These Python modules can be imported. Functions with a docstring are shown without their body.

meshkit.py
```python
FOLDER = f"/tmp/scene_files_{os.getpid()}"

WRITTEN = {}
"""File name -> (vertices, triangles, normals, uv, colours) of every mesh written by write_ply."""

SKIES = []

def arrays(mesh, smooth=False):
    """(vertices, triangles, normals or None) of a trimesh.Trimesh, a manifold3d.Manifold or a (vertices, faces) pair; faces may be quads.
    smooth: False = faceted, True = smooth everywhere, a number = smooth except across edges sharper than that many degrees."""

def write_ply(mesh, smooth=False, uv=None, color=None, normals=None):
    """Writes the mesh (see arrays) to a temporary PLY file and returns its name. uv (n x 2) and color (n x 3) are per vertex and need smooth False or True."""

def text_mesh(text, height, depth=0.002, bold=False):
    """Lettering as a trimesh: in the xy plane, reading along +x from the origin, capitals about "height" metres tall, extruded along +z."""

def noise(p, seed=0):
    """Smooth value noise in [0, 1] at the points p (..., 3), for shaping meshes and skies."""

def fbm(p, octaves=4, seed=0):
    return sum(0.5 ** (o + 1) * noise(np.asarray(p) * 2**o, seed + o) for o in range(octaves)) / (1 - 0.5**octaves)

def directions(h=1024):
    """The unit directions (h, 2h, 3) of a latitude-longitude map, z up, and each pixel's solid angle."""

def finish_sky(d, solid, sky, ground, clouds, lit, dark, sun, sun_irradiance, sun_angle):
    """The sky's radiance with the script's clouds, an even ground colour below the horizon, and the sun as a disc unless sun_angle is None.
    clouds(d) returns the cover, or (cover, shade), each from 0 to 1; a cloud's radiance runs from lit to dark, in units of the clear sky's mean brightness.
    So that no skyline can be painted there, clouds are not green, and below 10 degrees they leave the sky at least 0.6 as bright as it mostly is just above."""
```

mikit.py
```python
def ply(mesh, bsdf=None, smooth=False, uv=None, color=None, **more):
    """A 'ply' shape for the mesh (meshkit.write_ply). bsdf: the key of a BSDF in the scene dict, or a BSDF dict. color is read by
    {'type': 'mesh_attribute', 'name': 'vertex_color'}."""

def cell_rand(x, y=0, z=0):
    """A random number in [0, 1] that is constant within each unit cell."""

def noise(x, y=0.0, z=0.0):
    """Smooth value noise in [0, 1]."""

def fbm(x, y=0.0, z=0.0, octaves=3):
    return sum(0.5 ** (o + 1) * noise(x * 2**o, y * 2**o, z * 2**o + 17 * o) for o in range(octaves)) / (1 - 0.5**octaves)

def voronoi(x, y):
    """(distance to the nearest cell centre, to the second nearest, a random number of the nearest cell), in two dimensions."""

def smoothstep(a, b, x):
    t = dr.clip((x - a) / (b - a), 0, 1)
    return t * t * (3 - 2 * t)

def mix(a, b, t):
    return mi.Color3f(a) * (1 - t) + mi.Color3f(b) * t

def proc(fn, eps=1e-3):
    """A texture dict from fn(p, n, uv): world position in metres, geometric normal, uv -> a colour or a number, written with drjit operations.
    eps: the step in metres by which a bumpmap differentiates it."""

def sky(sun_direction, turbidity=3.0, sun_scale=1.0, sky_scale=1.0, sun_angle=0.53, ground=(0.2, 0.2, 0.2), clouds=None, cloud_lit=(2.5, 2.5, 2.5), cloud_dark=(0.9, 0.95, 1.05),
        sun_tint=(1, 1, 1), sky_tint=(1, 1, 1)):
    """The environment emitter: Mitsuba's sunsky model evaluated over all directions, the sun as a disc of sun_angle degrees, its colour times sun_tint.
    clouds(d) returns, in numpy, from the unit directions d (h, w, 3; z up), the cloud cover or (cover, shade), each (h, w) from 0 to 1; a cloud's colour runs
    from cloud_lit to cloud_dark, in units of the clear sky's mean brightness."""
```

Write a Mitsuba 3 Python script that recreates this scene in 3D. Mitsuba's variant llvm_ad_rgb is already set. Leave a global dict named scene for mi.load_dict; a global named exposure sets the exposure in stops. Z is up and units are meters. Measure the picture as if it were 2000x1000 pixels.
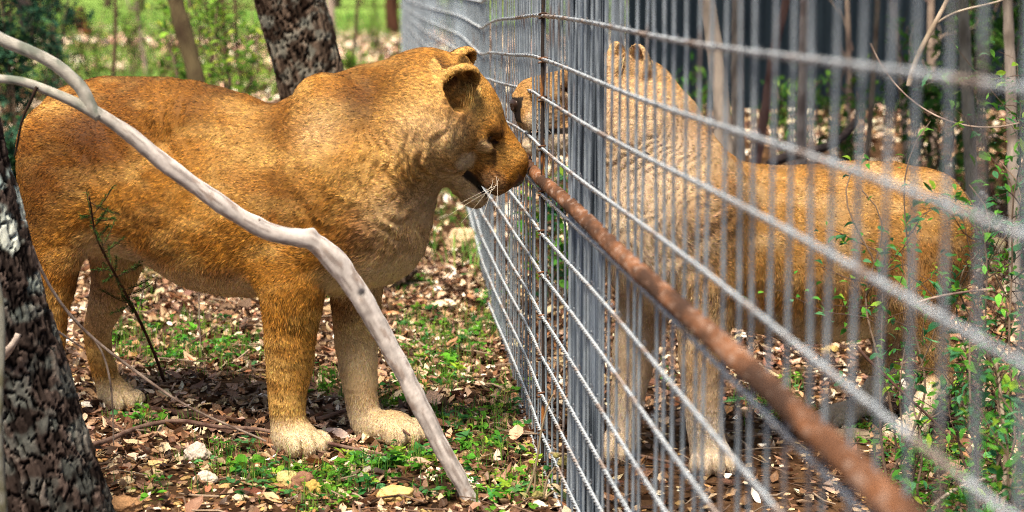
import math, random
import numpy as np, trimesh, mitsuba as mi, drjit as dr, mikit, meshkit
from scipy.interpolate import PchipInterpolator
from scipy.sparse import coo_matrix
from mikit import proc, ply
ONLY = ''
T = mi.ScalarTransform4f
rng = np.random.default_rng(7); random.seed(7)
scene, labels = {}, {}

# ---------------------------------------------------------------- camera, sky, exposure
F, CAMH = 4000.0, 1.28                      # focal length in photo pixels (2000 wide), eye height
PITCH = math.atan(538 / F)
cp, sp = math.cos(PITCH), math.sin(PITCH)
scene['camera'] = dict(type='thinlens', fov=math.degrees(2 * math.atan(1000 / F)), fov_axis='x',
                       aperture_radius=0.0098, focus_distance=5.6, near_clip=0.05, far_clip=2000.0,
                       to_world=T().look_at(origin=[0, 0, CAMH], target=[0, cp, CAMH - sp], up=[0, 0, 1]))
exposure = 2.18
scene['sky'] = mikit.sky((-0.20, -0.46, 0.86), turbidity=4, sun_scale=1.3, sun_angle=22, clouds=lambda d: 1.0,
                         cloud_lit=(.86, .92, 1.04), sun_tint=(1.0, 0.97, 0.92))

FWD = np.array([0, cp, -sp]); UPV = np.array([0, sp, cp]); EYE = np.array([0, 0, CAMH])
def ray(px, py):
    return FWD + (px - 1000) / F * np.array([1.0, 0, 0]) - (py - 500) / F * UPV
def at_y(px, py, Y):
    d = ray(px, py); return EYE + d * (Y / d[1])
def gpt(px, py, z=0.0):
    d = ray(px, py); return EYE + d * ((z - CAMH) / d[2])
def smooth01(a, b, x):
    t = np.clip((np.asarray(x, float) - a) / (b - a), 0, 1); return t * t * (3 - 2 * t)

# ---------------------------------------------------------------- fence plan (used by the terrain too)
def fence_x(Y):
    """x of the fence line at depth Y: one straight run to the iron stay, then bending off to the left."""
    Y = np.asarray(Y, float)
    near = 0.082 - 0.09 * (Y - 5.29)
    far = 0.0775 - 0.066 * (Y - 5.34) + 0.07 * np.exp(-((Y - 12.5) / 3.2) ** 2)
    t = smooth01(5.1, 5.6, Y)
    return near * (1 - t) + far * t

def terrain(x, y):
    x, y = np.asarray(x, float), np.asarray(y, float)
    p = np.stack([x * 1.3, y * 1.3, x * 0], -1)
    z = 0.022 * (meshkit.fbm(p, 3, 5) - 0.5) * smooth01(60, 10, y)
    z = z + 0.035 * smooth01(5.75, 6.3, y) * smooth01(-0.3, -0.9, x)
    right = smooth01(0.0, 0.25, x - fence_x(np.clip(y, 0, 40)))
    z = z - 0.085 * right * smooth01(9, 6, y) * smooth01(2.0, 4.4, y)
    return z
def gterr(px, py):
    p = gpt(px, py, 0.0)
    for _ in range(4): p = gpt(px, py, float(terrain(p[0], p[1])))
    return p

# ---------------------------------------------------------------- helpers
def add(key, mesh, bsdf, smooth=False, color=None, label=None, cat=None, group=None, kind=None, normals=None):
    k, n = key, 0
    while k in scene:
        n += 1; k = f'{key}_{n:03d}'
    if normals is not None:
        path = meshkit.write_ply(mesh, False, None, color, normals=normals)
        scene[k] = {'type': 'ply', 'filename': path, 'face_normals': False, 'bsdf': {'type': 'ref', 'id': bsdf}}
    else:
        scene[k] = ply(mesh, bsdf, smooth=smooth, color=color)
    tag(k, label, cat, group, kind)
    return k
def tag(k, label=None, cat=None, group=None, kind=None):
    e = {a: b for a, b in (('label', label), ('category', cat), ('group', group), ('kind', kind)) if b}
    if e: labels.setdefault(k, {}).update(e)
used = {}
def numbered(name):
    n = used.get(name, -1) + 1; used[name] = n
    return name if n == 0 else f'{name}_{n:03d}'
def thing(name, label, cat, group=None):
    k = numbered(name); tag(k, label, cat, group); return k

class MB:
    """collects vertices, faces and vertex colours of one mesh"""
    def __init__(self): self.v, self.f, self.c, self.n = [], [], [], 0
    def put(self, v, f, c=(1, 1, 1)):
        v = np.asarray(v, float); f = np.asarray(f, int)
        if f.shape[1] == 4: f = np.vstack([f[:, [0, 1, 2]], f[:, [0, 2, 3]]])
        c = np.asarray(c, float)
        self.c.append(np.broadcast_to(c, v.shape) if c.ndim == 1 else c)
        self.v.append(v); self.f.append(f + self.n); self.n += len(v)
    def mesh(self): return np.vstack(self.v), np.vstack(self.f)
    def color(self): return np.clip(np.vstack(self.c), 0, 1)

def tube(points, radii, sides=8, cap=True, rough=0.0, seed=0, freq=20.0):
    p = np.asarray(points, float); n = len(p)
    t = np.gradient(p, axis=0); t /= np.linalg.norm(t, axis=1, keepdims=True) + 1e-12
    a = np.cross(t[0], [0, 0, 1.0] if abs(t[0, 2]) < 0.9 else [1.0, 0, 0]); a /= np.linalg.norm(a)
    A = np.zeros_like(p)
    for i in range(n):
        a = a - t[i] * (a @ t[i]); a /= np.linalg.norm(a) + 1e-12; A[i] = a
    B = np.cross(t, A); ang = np.arange(sides) * 2 * np.pi / sides
    r = np.broadcast_to(np.asarray(radii, float), (n,))
    dirs = np.cos(ang)[None, :, None] * A[:, None] + np.sin(ang)[None, :, None] * B[:, None]
    R = np.repeat(r[:, None], sides, 1)
    if rough:
        q = (p[:, None] + dirs * r[:, None, None]) * freq
        R = R * (1 + rough * (meshkit.fbm(q, 3, seed) - 0.5) * 2)
    v = (p[:, None] + dirs * R[..., None]).reshape(-1, 3)
    i, j = np.meshgrid(np.arange(n - 1), np.arange(sides), indexing='ij')
    q = np.stack([i * sides + j, i * sides + (j + 1) % sides, (i + 1) * sides + (j + 1) % sides, (i + 1) * sides + j], -1).reshape(-1, 4)
    f = np.vstack([q[:, [0, 1, 2]], q[:, [0, 2, 3]]])
    if cap:
        v = np.vstack([v, p[:1], p[-1:]]); k = len(v)
        jj = np.arange(sides); l = (n - 1) * sides
        f = np.vstack([f, np.stack([np.full(sides, k - 2), (jj + 1) % sides, jj], 1), np.stack([np.full(sides, k - 1), l + jj, l + (jj + 1) % sides], 1)])
    return v, f
def spline(pts, n):
    pts = np.asarray(pts, float)
    d = np.r_[0, np.cumsum(np.linalg.norm(np.diff(pts, axis=0), axis=1))]
    u = np.linspace(0, d[-1], n)
    if len(pts) < 3: return np.stack([np.interp(u, d, pts[:, i]) for i in range(pts.shape[1])], 1)
    from scipy.interpolate import CubicSpline
    return CubicSpline(d, pts)(u) if len(pts) > 3 else PchipInterpolator(d, pts)(u)
def rotz(a):
    c, s = np.cos(a), np.sin(a); return np.array([[c, -s, 0], [s, c, 0], [0, 0, 1.0]])

VC = {'type': 'mesh_attribute', 'name': 'vertex_color'}
def diffuse(key, col):
    scene[key] = {'type': 'twosided', 'bsdf': {'type': 'diffuse', 'reflectance': col if isinstance(col, dict) else {'type': 'rgb', 'value': list(col)}}}
def princ(key, col, rough=0.6, spec=0.4, **kw):
    scene[key] = {'type': 'twosided', 'bsdf': {'type': 'principled', 'base_color': col if isinstance(col, dict) else {'type': 'rgb', 'value': list(col)}, 'roughness': rough, 'specular': spec, **kw}}
# ---------------------------------------------------------------- ground: one sheet out to the horizon
def soil(p, n, uv):
    b = mikit.fbm(p.x * 9, p.y * 9, 0, 4); s = mikit.fbm(p.x * 60, p.y * 60, 3, 3)
    col = mikit.mix((.030, .017, .011), (.115, .070, .042), mikit.smoothstep(.3, .75, b * .6 + s * .45))
    gr = mikit.mix((.10, .22, .045), (.26, .42, .11), mikit.fbm(p.x * .5, p.y * .5, 2, 3))
    t = mikit.smoothstep(44, 60, p.y) * mikit.smoothstep(.30, .48, mikit.fbm(p.x * .25, p.y * .12, 5, 3))
    return mikit.mix(col, gr, t)
diffuse('soil', proc(soil))
def axis2(lo, hi, c, h, g):
    out = [c]; s = h
    while out[-1] < hi: out.append(out[-1] + s); s *= g
    a = [c]; s = h
    while a[-1] > lo: a.append(a[-1] - s); s *= g
    return np.array(a[:0:-1] + out)
gx, gy = axis2(-400, 400, 0.0, .035, 1.032), axis2(-60, 900, 6.0, .035, 1.03)
GX, GY = np.meshgrid(gx, gy, indexing='ij')
gv = np.stack([GX, GY, terrain(GX, GY)], -1).reshape(-1, 3)
i, j = np.meshgrid(np.arange(len(gx) - 1), np.arange(len(gy) - 1), indexing='ij'); w_ = len(gy)
gf = np.stack([i * w_ + j, (i + 1) * w_ + j, (i + 1) * w_ + j + 1, i * w_ + j + 1], -1).reshape(-1, 4)
add('ground', (gv, gf), 'soil', smooth=True, kind='structure')
# ---------------------------------------------------------------- lionesses: one continuous skin each, from a smooth distance field, with a coat of hairs
princ('skin', VC, 0.7, 0.25)
princ('hair', VC, 0.65, 0.18)
princ('nose_leather', (0.035, 0.02, 0.016), 0.35, 0.5)
princ('eye_amber', (0.06, 0.026, 0.006), 0.12, 0.6)
diffuse('whisker_white', (0.8, 0.78, 0.72))
princ('claw_horn', (0.05, 0.04, 0.035), 0.3, 0.5)

def smin(a, b, k):
    h = np.clip(0.5 + 0.5 * (b - a) / k, 0, 1); return b + (a - b) * h - k * h * (1 - h)
class Field:
    """distance field on a tensor grid with uneven axes (finer where the head and the paws are)"""
    def __init__(self, axes):
        self.ax = axes; self.D = np.full([len(a) for a in axes], 0.5, np.float32)
    def block(self, lo, hi):
        sl = []
        for a, l, h in zip(self.ax, lo, hi):
            i, j = np.searchsorted(a, l), np.searchsorted(a, h); sl.append(slice(max(i - 1, 0), min(j + 1, len(a))))
        return tuple(sl)
    def put(self, fn, lo, hi, k=0.03, mode='add'):
        m = k + 0.03
        sl = self.block(np.asarray(lo) - m, np.asarray(hi) + m)
        if any(s.stop - s.start < 2 for s in sl): return
        g = [a[s].astype(np.float32) for a, s in zip(self.ax, sl)]
        d = fn(g[0][:, None, None], g[1][None, :, None], g[2][None, None, :]).astype(np.float32)
        D = self.D[sl]
        self.D[sl] = smin(D, d, k) if mode == 'add' else -smin(-D, d, k)
    def cone(self, a, b, r1, r2, k=0.03, flat=1.0, mode='add'):
        """tapered limb from a to b; flat > 1 makes it thinner sideways"""
        a, b = np.array(a, float), np.array(b, float)
        lo, hi = np.minimum(a - r1, b - r2), np.maximum(a + r1, b + r2)
        S = np.array([1, flat, 1]); A, B = a * S, b * S; ba = B - A; L = float(ba @ ba) + 1e-12
        def fn(x, w, z):
            px, pw, pz = x - A[0], w * flat - A[1], z - A[2]
            h = np.clip((px * ba[0] + pw * ba[1] + pz * ba[2]) / L, 0, 1)
            return np.sqrt((px - h * ba[0]) ** 2 + (pw - h * ba[1]) ** 2 + (pz - h * ba[2]) ** 2) - (r1 + (r2 - r1) * h)
        self.put(fn, lo, hi, k, mode)
    def chain(self, pts, rad, k=0.03, flat=1.0):
        """a whole limb: tapered segments along a smooth line through its joints"""
        pts, rad = np.array(pts), np.array(rad); d = np.r_[0, np.cumsum(np.linalg.norm(np.diff(pts, axis=0), axis=1))]
        u = np.unique(np.r_[np.linspace(0, d[-1], 5 * len(pts)), d]); P = np.stack([PchipInterpolator(d, pts[:, i])(u) for i in range(3)], 1); R = PchipInterpolator(d, rad)(u)
        S = np.array([1, flat, 1]); Q = P * S
        def fn(x, w, z):
            out = None
            for A, B, r1, r2 in zip(Q[:-1], Q[1:], R[:-1], R[1:]):
                ba = B - A; L = float(ba @ ba) + 1e-12; px, pw, pz = x - A[0], w * flat - A[1], z - A[2]
                h = np.clip((px * ba[0] + pw * ba[1] + pz * ba[2]) / L, 0, 1)
                e = np.sqrt((px - h * ba[0]) ** 2 + (pw - h * ba[1]) ** 2 + (pz - h * ba[2]) ** 2) - (r1 + (r2 - r1) * h)
                out = e if out is None else np.minimum(out, e)
            return out
        self.put(fn, (P - R[:, None]).min(0), (P + R[:, None]).max(0), k)
    def ell(self, c, r, k=0.03, R=None, mode='add'):
        """ellipsoid with semi-axes r, rotated by R (columns: its axes)"""
        c, r = np.array(c, float), np.array(r, float); R = np.eye(3) if R is None else R
        ext = np.sqrt(((R * r) ** 2).sum(1))
        def fn(x, w, z):
            p = [x - c[0], w - c[1], z - c[2]]
            q = [p[0] * R[0, i] + p[1] * R[1, i] + p[2] * R[2, i] for i in range(3)]
            k0 = np.sqrt(sum((q[i] / r[i]) ** 2 for i in range(3))); k1 = np.sqrt(sum((q[i] / r[i] ** 2) ** 2 for i in range(3)))
            return k0 * (k0 - 1) / np.maximum(k1, 1e-6)
        self.put(fn, c - ext, c + ext, k, mode)
    def surface(self):
        D = self.D; ins = D < 0; n = np.array(D.shape)
        c = [ins[i:n[0] - 1 + i, j:n[1] - 1 + j, k:n[2] - 1 + k] for i in (0, 1) for j in (0, 1) for k in (0, 1)]
        s = sum(x.astype(np.int8) for x in c); act = np.argwhere((s > 0) & (s < 8))
        idx = np.full(n - 1, -1, np.int32); idx[tuple(act.T)] = np.arange(len(act))
        acc, cnt = np.zeros((len(act), 3)), np.zeros(len(act))
        for ax in range(3):
            o = [0, 0, 0]
            for p in (0, 1):
                for q in (0, 1):
                    o = [0, 0, 0]; o[(ax + 1) % 3] = p; o[(ax + 2) % 3] = q
                    e = o.copy(); e[ax] = 1
                    d0, d1 = D[tuple((act + o).T)], D[tuple((act + e).T)]
                    m = (d0 < 0) != (d1 < 0); t = np.where(m, d0 / np.where(m, d0 - d1, 1), 0)
                    pos = np.tile(np.array(o, float), (len(act), 1)); pos[:, ax] = t
                    acc[m] += pos[m]; cnt[m] += 1
        g = act + acc / cnt[:, None]
        v = np.stack([np.interp(g[:, i], np.arange(n[i]), self.ax[i]) for i in range(3)], 1)
        faces = []
        for ax in range(3):
            a, b = (ax + 1) % 3, (ax + 2) % 3
            s0 = [slice(None)] * 3; s1 = [slice(None)] * 3; s0[ax] = slice(0, -1); s1[ax] = slice(1, None)
            i0, i1 = ins[tuple(s0)], ins[tuple(s1)]
            e = np.argwhere(i0 != i1); e = e[(e[:, a] > 0) & (e[:, b] > 0) & (e[:, a] < n[a] - 1) & (e[:, b] < n[b] - 1)]
            flip = i0[tuple(e.T)]
            def at(da, db):
                q = e.copy(); q[:, a] -= da; q[:, b] -= db; return idx[tuple(q.T)]
            quad = np.stack([at(1, 1), at(0, 1), at(0, 0), at(1, 0)], 1)
            quad = np.where(flip[:, None], quad, quad[:, ::-1]); faces.append(quad[(quad >= 0).all(1)])
        q = np.vstack(faces)
        return v, np.vstack([q[:, [0, 1, 2]], q[:, [0, 2, 3]]])
def relax(v, f, n=6):
    e = np.vstack([f[:, [0, 1]], f[:, [1, 2]], f[:, [2, 0]]]); N = len(v)
    W = coo_matrix((np.ones(len(e) * 2), (np.r_[e[:, 0], e[:, 1]], np.r_[e[:, 1], e[:, 0]])), (N, N)).tocsr(); W.data[:] = 1
    deg = np.asarray(W.sum(1)).ravel()[:, None]
    for i in range(n):
        v = v + 0.5 * (W @ v / deg - v); v = v - 0.53 * (W @ v / deg - v)
    return v
def vnormals(v, f):
    n = np.zeros_like(v); fn = np.cross(v[f[:, 1]] - v[f[:, 0]], v[f[:, 2]] - v[f[:, 0]])
    for k in range(3): np.add.at(n, f[:, k], fn)
    return n / (np.linalg.norm(n, axis=1, keepdims=True) + 1e-12)
def axis(lo, hi, fine, h0, h1):
    """grid coordinates: step h1 inside the fine ranges, h0 elsewhere"""
    x, out = lo, []
    while x < hi:
        out.append(x); dmin = min([max(a - x, x - b, 0) for a, b in fine] + [1])
        x += h1 + (h0 - h1) * min(dmin / 0.05, 1)
    return np.array(out)

HEAD_LEN = 0.205
def head_parts(Fd, o, R, sc, mouth=.10, gape=.009):
    """a lioness's head about the origin o: x of R is the way it looks, y its side, z up"""
    g = lambda *p: o + R @ (np.array(p) * sc)
    def e(c, r, k=0.02, mode='add', rot=None): Fd.ell(g(*c), np.array(r) * sc, k * sc, R if rot is None else R @ rot, mode)
    def cn(a, b, r1, r2, k=0.02, mode='add'): Fd.cone(g(*a), g(*b), r1 * sc, r2 * sc, k * sc, 1.0, mode)
    e((-.055, 0, .008), (.105, .102, .078), .03)
    e((-.09, 0, -.03), (.10, .11, .10), .04)
    cn((.00, 0, .034), (.195, 0, .012), .056, .042, .025)
    e((.022, 0, .048), (.078, .064, .052), .03)
    e((.150, 0, -.024), (.090, .060, .054), .022)
    for s in (-1, 1):
        e((.184, .028 * s, -.044), (.050, .037, .042), .012)
        e((.01, .072 * s, -.048), (.092, .054, .076), .03)
        e((.078, .052 * s, .043), (.044, .026, .021), .012)
        cn((-.05, .066 * s, -.088), (.12, .036 * s, -.102), .046, .034, .025)
        e((.092, .064 * s, .004), (.044, .020, .020), .02)
        e((.114, .058 * s, .021), (.025, .018, .011), .008, 'sub')
        cn((.095, .086 * s, -.024), (.17, .068 * s, -.006), .012, .009, .02, 'sub')
    e((.205, 0, -.028), (.034, .046, .050), .016)
    e((.226, 0, -.004), (.022, .033, .026), .010)
    cn((.05, 0, -.098), (.180, 0, -.112), .048, .036, .02)
    e((.196, 0, -.116), (.030, .038, .028), .012)
    for s in (-1, 1):                                   # the mouth: a groove between lip and chin
        cn((.236, .008 * s, -.082), (.175, .057 * s, -.082), gape, gape * 1.1, .005, 'sub')
        cn((.175, .057 * s, -.082), (mouth, .072 * s, -.080), gape, gape * .5, .004, 'sub')
    e((.215, 0, -.084), (.065, .047, gape), .004, 'sub')
def ear_parts(Fd, o, R, sc, s, es, drop, yaw, tilt):
    """a round cupped ear at its base on the skull; yaw turns its mouth outwards"""
    c = o + R @ (np.array([-.060, .101 * s, .078 - drop]) * sc)
    cy, sy = math.cos(yaw * s), math.sin(yaw * s)
    Rz = np.array([[cy, -sy, 0], [sy, cy, 0], [0, 0, 1.0]])
    ct, st = math.cos(tilt * s), math.sin(tilt * s); Rx = np.array([[1, 0, 0], [0, ct, st], [0, -st, ct]])
    E = R @ Rx @ Rz
    Fd.ell(c, np.array([.036, .053, .067]) * sc * es, .012 * sc, E)
    Fd.ell(c + E @ (np.array([.027, 0, .004]) * sc * es), np.array([.058, .0465, .060]) * sc * es, .006 * sc, E, 'sub')
    Fd.ell(c + E @ (np.array([.014, -.034 * s, -.022]) * sc * es), np.array([.017, .017, .036]) * sc, .010 * sc, E)
    Fd.cone(o + R @ (np.array([-.075, .07 * s, .03]) * sc), c + E @ (np.array([-.020, 0, -.02]) * sc), .036 * sc, .026 * sc, .02 * sc)
    return c, E
def paw(Fd, p, head, sc=1.0, flat=1.0):
    """four-toed paw on the ground at p (s, w, ground z), toes towards the angle head from the body's forward axis"""
    c, s = math.cos(head), math.sin(head); R = np.array([[c, -s, 0], [s, c, 0], [0, 0, 1.0]])
    g = lambda *q: np.array(p) + R @ (np.array(q) * sc)
    Fd.ell(g(.0, 0, .040), np.array([.066, .050, .042]) * sc, .03, R)
    for y, x in ((-.043, .036), (-.0148, .056), (.0148, .056), (.043, .036)):
        a = -0.25 * y / .04 * -1; ca, sa = math.cos(a), math.sin(a)
        Rt = R @ np.array([[ca, -sa, 0], [sa, ca, 0], [0, 0, 1.0]])
        Fd.ell(g(x, y, .030), np.array([.040, .0165, .030]) * sc, .003, Rt)
    return [(g(x + .034, y * 1.1, .020), R) for y, x in ((-.039, .036), (-.0135, .054), (.0135, .054), (.039, .036))]

def lioness(sp):
    key = thing('lioness', sp['label'], 'lioness', None)
    A, B = sp['front'], sp['rear']
    U = np.array([A[0] - B[0], A[1] - B[1], 0]); U /= np.linalg.norm(U)
    N = np.array([-U[1], U[0], 0]); N = N if N[1] < 0 else -N             # w axis, towards the camera
    O = np.array([B[0], B[1], 0.0]); M = np.stack([U, N, [0, 0, 1.0]], 1)  # local (s, w, z) -> world
    det = np.linalg.det(M)
    def L(px, py, w=0.0):
        d = ray(px, py); t = ((O + N * w - EYE) @ N) / (d @ N); q = EYE + d * t - O
        return np.array([q @ U, w, q[2]])
    secs = np.array([[*L(px, t)[[0, 2]], L(px, b)[2], hw] for px, t, b, hw in sp['trunk']]); secs = secs[np.argsort(secs[:, 0])]
    head_o = L(*sp['head_at']); HR = sp['head_R']
    hs = sp['head_scale']
    xs = axis(secs[0, 0] - .25, secs[-1, 0] + .75, [(head_o[0] - .20, head_o[0] + .26)], .0095, .0045)
    ws = axis(-.62, .42, [(head_o[1] - .15, head_o[1] + .15)], .0085, .0048)
    zs = axis(-.09, head_o[2] + .24, [(-.05, .09), (head_o[2] - .22, head_o[2] + .2)], .009, .0048)
    Fd = Field([xs, ws, zs])
    s0, s1 = secs[0, 0], secs[-1, 0]
    ft, fb, fw = (PchipInterpolator(secs[:, 0], secs[:, i]) for i in (1, 2, 3))
    cen = sp.get('trunk_w')
    fc = PchipInterpolator(*np.array(sorted((L(px, 300)[0], w) for px, w in cen)).T, extrapolate=True) if cen else (lambda q: 0 * q)
    def trunk(x, w, z):
        q = np.clip(x, s0, s1); top, bot, hw = ft(q), fb(q), np.maximum(fw(q), .02)
        a = np.maximum((top - bot) / 2, .02); c = (top + bot) / 2
        u, v = (z - c) / a, (w - fc(q)) / (hw * (1.0 - 0.16 * np.clip((z - c) / a, -1, 1)))
        k0 = np.sqrt(u * u + v * v); k1 = np.sqrt((u / a) ** 2 + (v / hw) ** 2)
        d = k0 * (k0 - 1) / np.maximum(k1, 1e-6)
        return np.maximum(d, np.maximum(s0 - x, x - s1) * 0.9)
    Fd.put(trunk, (s0, -.5, -.05), (s1, .5, zs[-1]), .02)
    for m in sp['muscles']:                                # (px, py, w, r along, r side, r up, blend)
        Fd.ell(L(m[0], m[1], m[2]), m[3:6], m[6])
    for limb in sp['limbs']:
        pts = [L(px, py, w) for px, py, w, r in limb['joints']]
        Fd.chain(pts, [j[3] for j in limb['joints']], limb.get('k', .035), limb.get('flat', 1.25))
    claws = []
    for px, py, w, hd, sz in sp['paws']:
        q = L(px, py, w); wp = O + M @ q; q[2] = float(terrain(wp[0], wp[1])) - .004
        claws += paw(Fd, q, hd, sz)
    for a, b, r1, r2, k in sp.get('necks', ()):
        Fd.cone(L(*a), L(*b), r1, r2, k, sp.get('neck_flat', 1.1))
    head_parts(Fd, head_o, HR, hs, sp['mouth'], sp['gape'])
    ears = [ear_parts(Fd, head_o, HR, hs, s, sp['ear_scale'], sp.get('ear_drop', 0), *sp['ear_turn'][0 if s * sp['near_side'] > 0 else 1]) for s in (-1, 1)]
    if 'tail' in sp:
        tp = [L(*q[:3]) for q in sp['tail']]
        for a, b, qa, qb in zip(tp[:-1], tp[1:], sp['tail'][:-1], sp['tail'][1:]): Fd.cone(a, b, qa[3], qb[3], .015)
    v, f = Fd.surface()
    if det < 0: f = f[:, ::-1]
    v = relax(v, f, 5)
    parts = trimesh.Trimesh(v, f, process=False).split(only_watertight=False)
    big = max(parts, key=lambda m: len(m.faces)); v, f = np.array(big.vertices), np.array(big.faces)
    nl = vnormals(v @ M.T, f) @ M                                          # normals in local axes
    hl = (v - head_o) @ HR / hs                                            # head axes, for the face's markings
    inhead = smooth01(.31, .21, np.linalg.norm(hl - [.07, 0, 0], axis=1))
    body = 1 - inhead
    rel = (v[:, 2] - fb(np.clip(v[:, 0], s0, s1))) / (ft(np.clip(v[:, 0], s0, s1)) - fb(np.clip(v[:, 0], s0, s1)))
    # muscles, folds of loose skin, lie of the coat
    wob = (meshkit.fbm(v * 9 + 3, 3, 2) - .5) * .016 + (meshkit.fbm(v * 30, 2, 4) - .5) * .003
    fold = np.zeros(len(v))
    for px, py, w, r, ang, amp, fr in sp['folds']:
        c = L(px, py, w); d = v - c; fall = np.exp(-(d[:, 0] ** 2 + d[:, 2] ** 2) / r ** 2) * (np.abs(d[:, 1]) < .4)
        u = d[:, 0] * math.cos(ang) + d[:, 2] * math.sin(ang) + .14 * (meshkit.fbm(v * 9, 3, 8) - .5)
        fold += fall * amp * (np.sin(u * fr) ** 3)
    v = v + nl * ((wob * (1 - .75 * inhead) + fold) * (v[:, 2] > .14))[:, None]
    # coat: tawny, darker along the back and in patches (those behind the cheek paint the shade of a skin fold), pale below, inside the legs, on the paws and round the mouth
    tawny, dark, pale, cream = (np.array(sp['coat'][k]) for k in ('tawny', 'dark', 'pale', 'cream'))
    lerp = lambda a, b, t: a * (1 - t[:, None]) + b * t[:, None]
    big_n = meshkit.fbm(v * 5 + 11, 3, 6); mid = meshkit.fbm(v * np.array([12, 12, 16]), 3, 9)
    col = lerp(np.tile(tawny, (len(v), 1)), dark, np.clip((big_n - .40) * 2.1, 0, .7) * (1 - .5 * inhead))
    col = lerp(col, pale, np.clip((mid - .46) * 2.6, 0, .65))
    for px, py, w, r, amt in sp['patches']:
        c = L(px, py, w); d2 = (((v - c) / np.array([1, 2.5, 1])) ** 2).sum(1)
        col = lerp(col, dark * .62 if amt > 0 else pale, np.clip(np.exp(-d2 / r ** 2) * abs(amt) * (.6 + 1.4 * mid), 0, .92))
    col = lerp(col, dark * .5, smooth01(.80, .98, nl[:, 2]) * (rel > .75) * .55 * body)
    low = smooth01(.25, .02, rel) * smooth01(-.12, -.04, rel)
    col = lerp(col, cream, np.clip(low * smooth01(-.25, -.85, nl[:, 2]) * .8, 0, 1) * body)
    leg = smooth01(.42, .22, v[:, 2])
    col = lerp(col, pale, leg * (.25 + .5 * (mid > .5) * mid) * body)
    for px, py, w, r, amt in sp['pale_spots']:
        c = L(px, py, w); d2 = (((v - c) / np.array([1, 1, 1])) ** 2).sum(1)
        col = lerp(col, cream, np.exp(-d2 / r ** 2) * amt * (.6 + .7 * mid))
    col = lerp(col, cream, smooth01(.12, .05, v[:, 2]) * .9 * body)
    # face
    x, y, z = hl.T; ay = np.abs(y)
    col = lerp(col, tawny, inhead * .35)
    col = lerp(col, cream * 1.05, inhead * smooth01(-.080, -.096, z) * smooth01(.03, .12, x) * sp['face_pale'])
    col = lerp(col, cream, inhead * smooth01(.028, .012, np.hypot(x - .108, (z - .000) * 1.2)) * .8 * (ay > .02) * sp['face_pale'])
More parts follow.
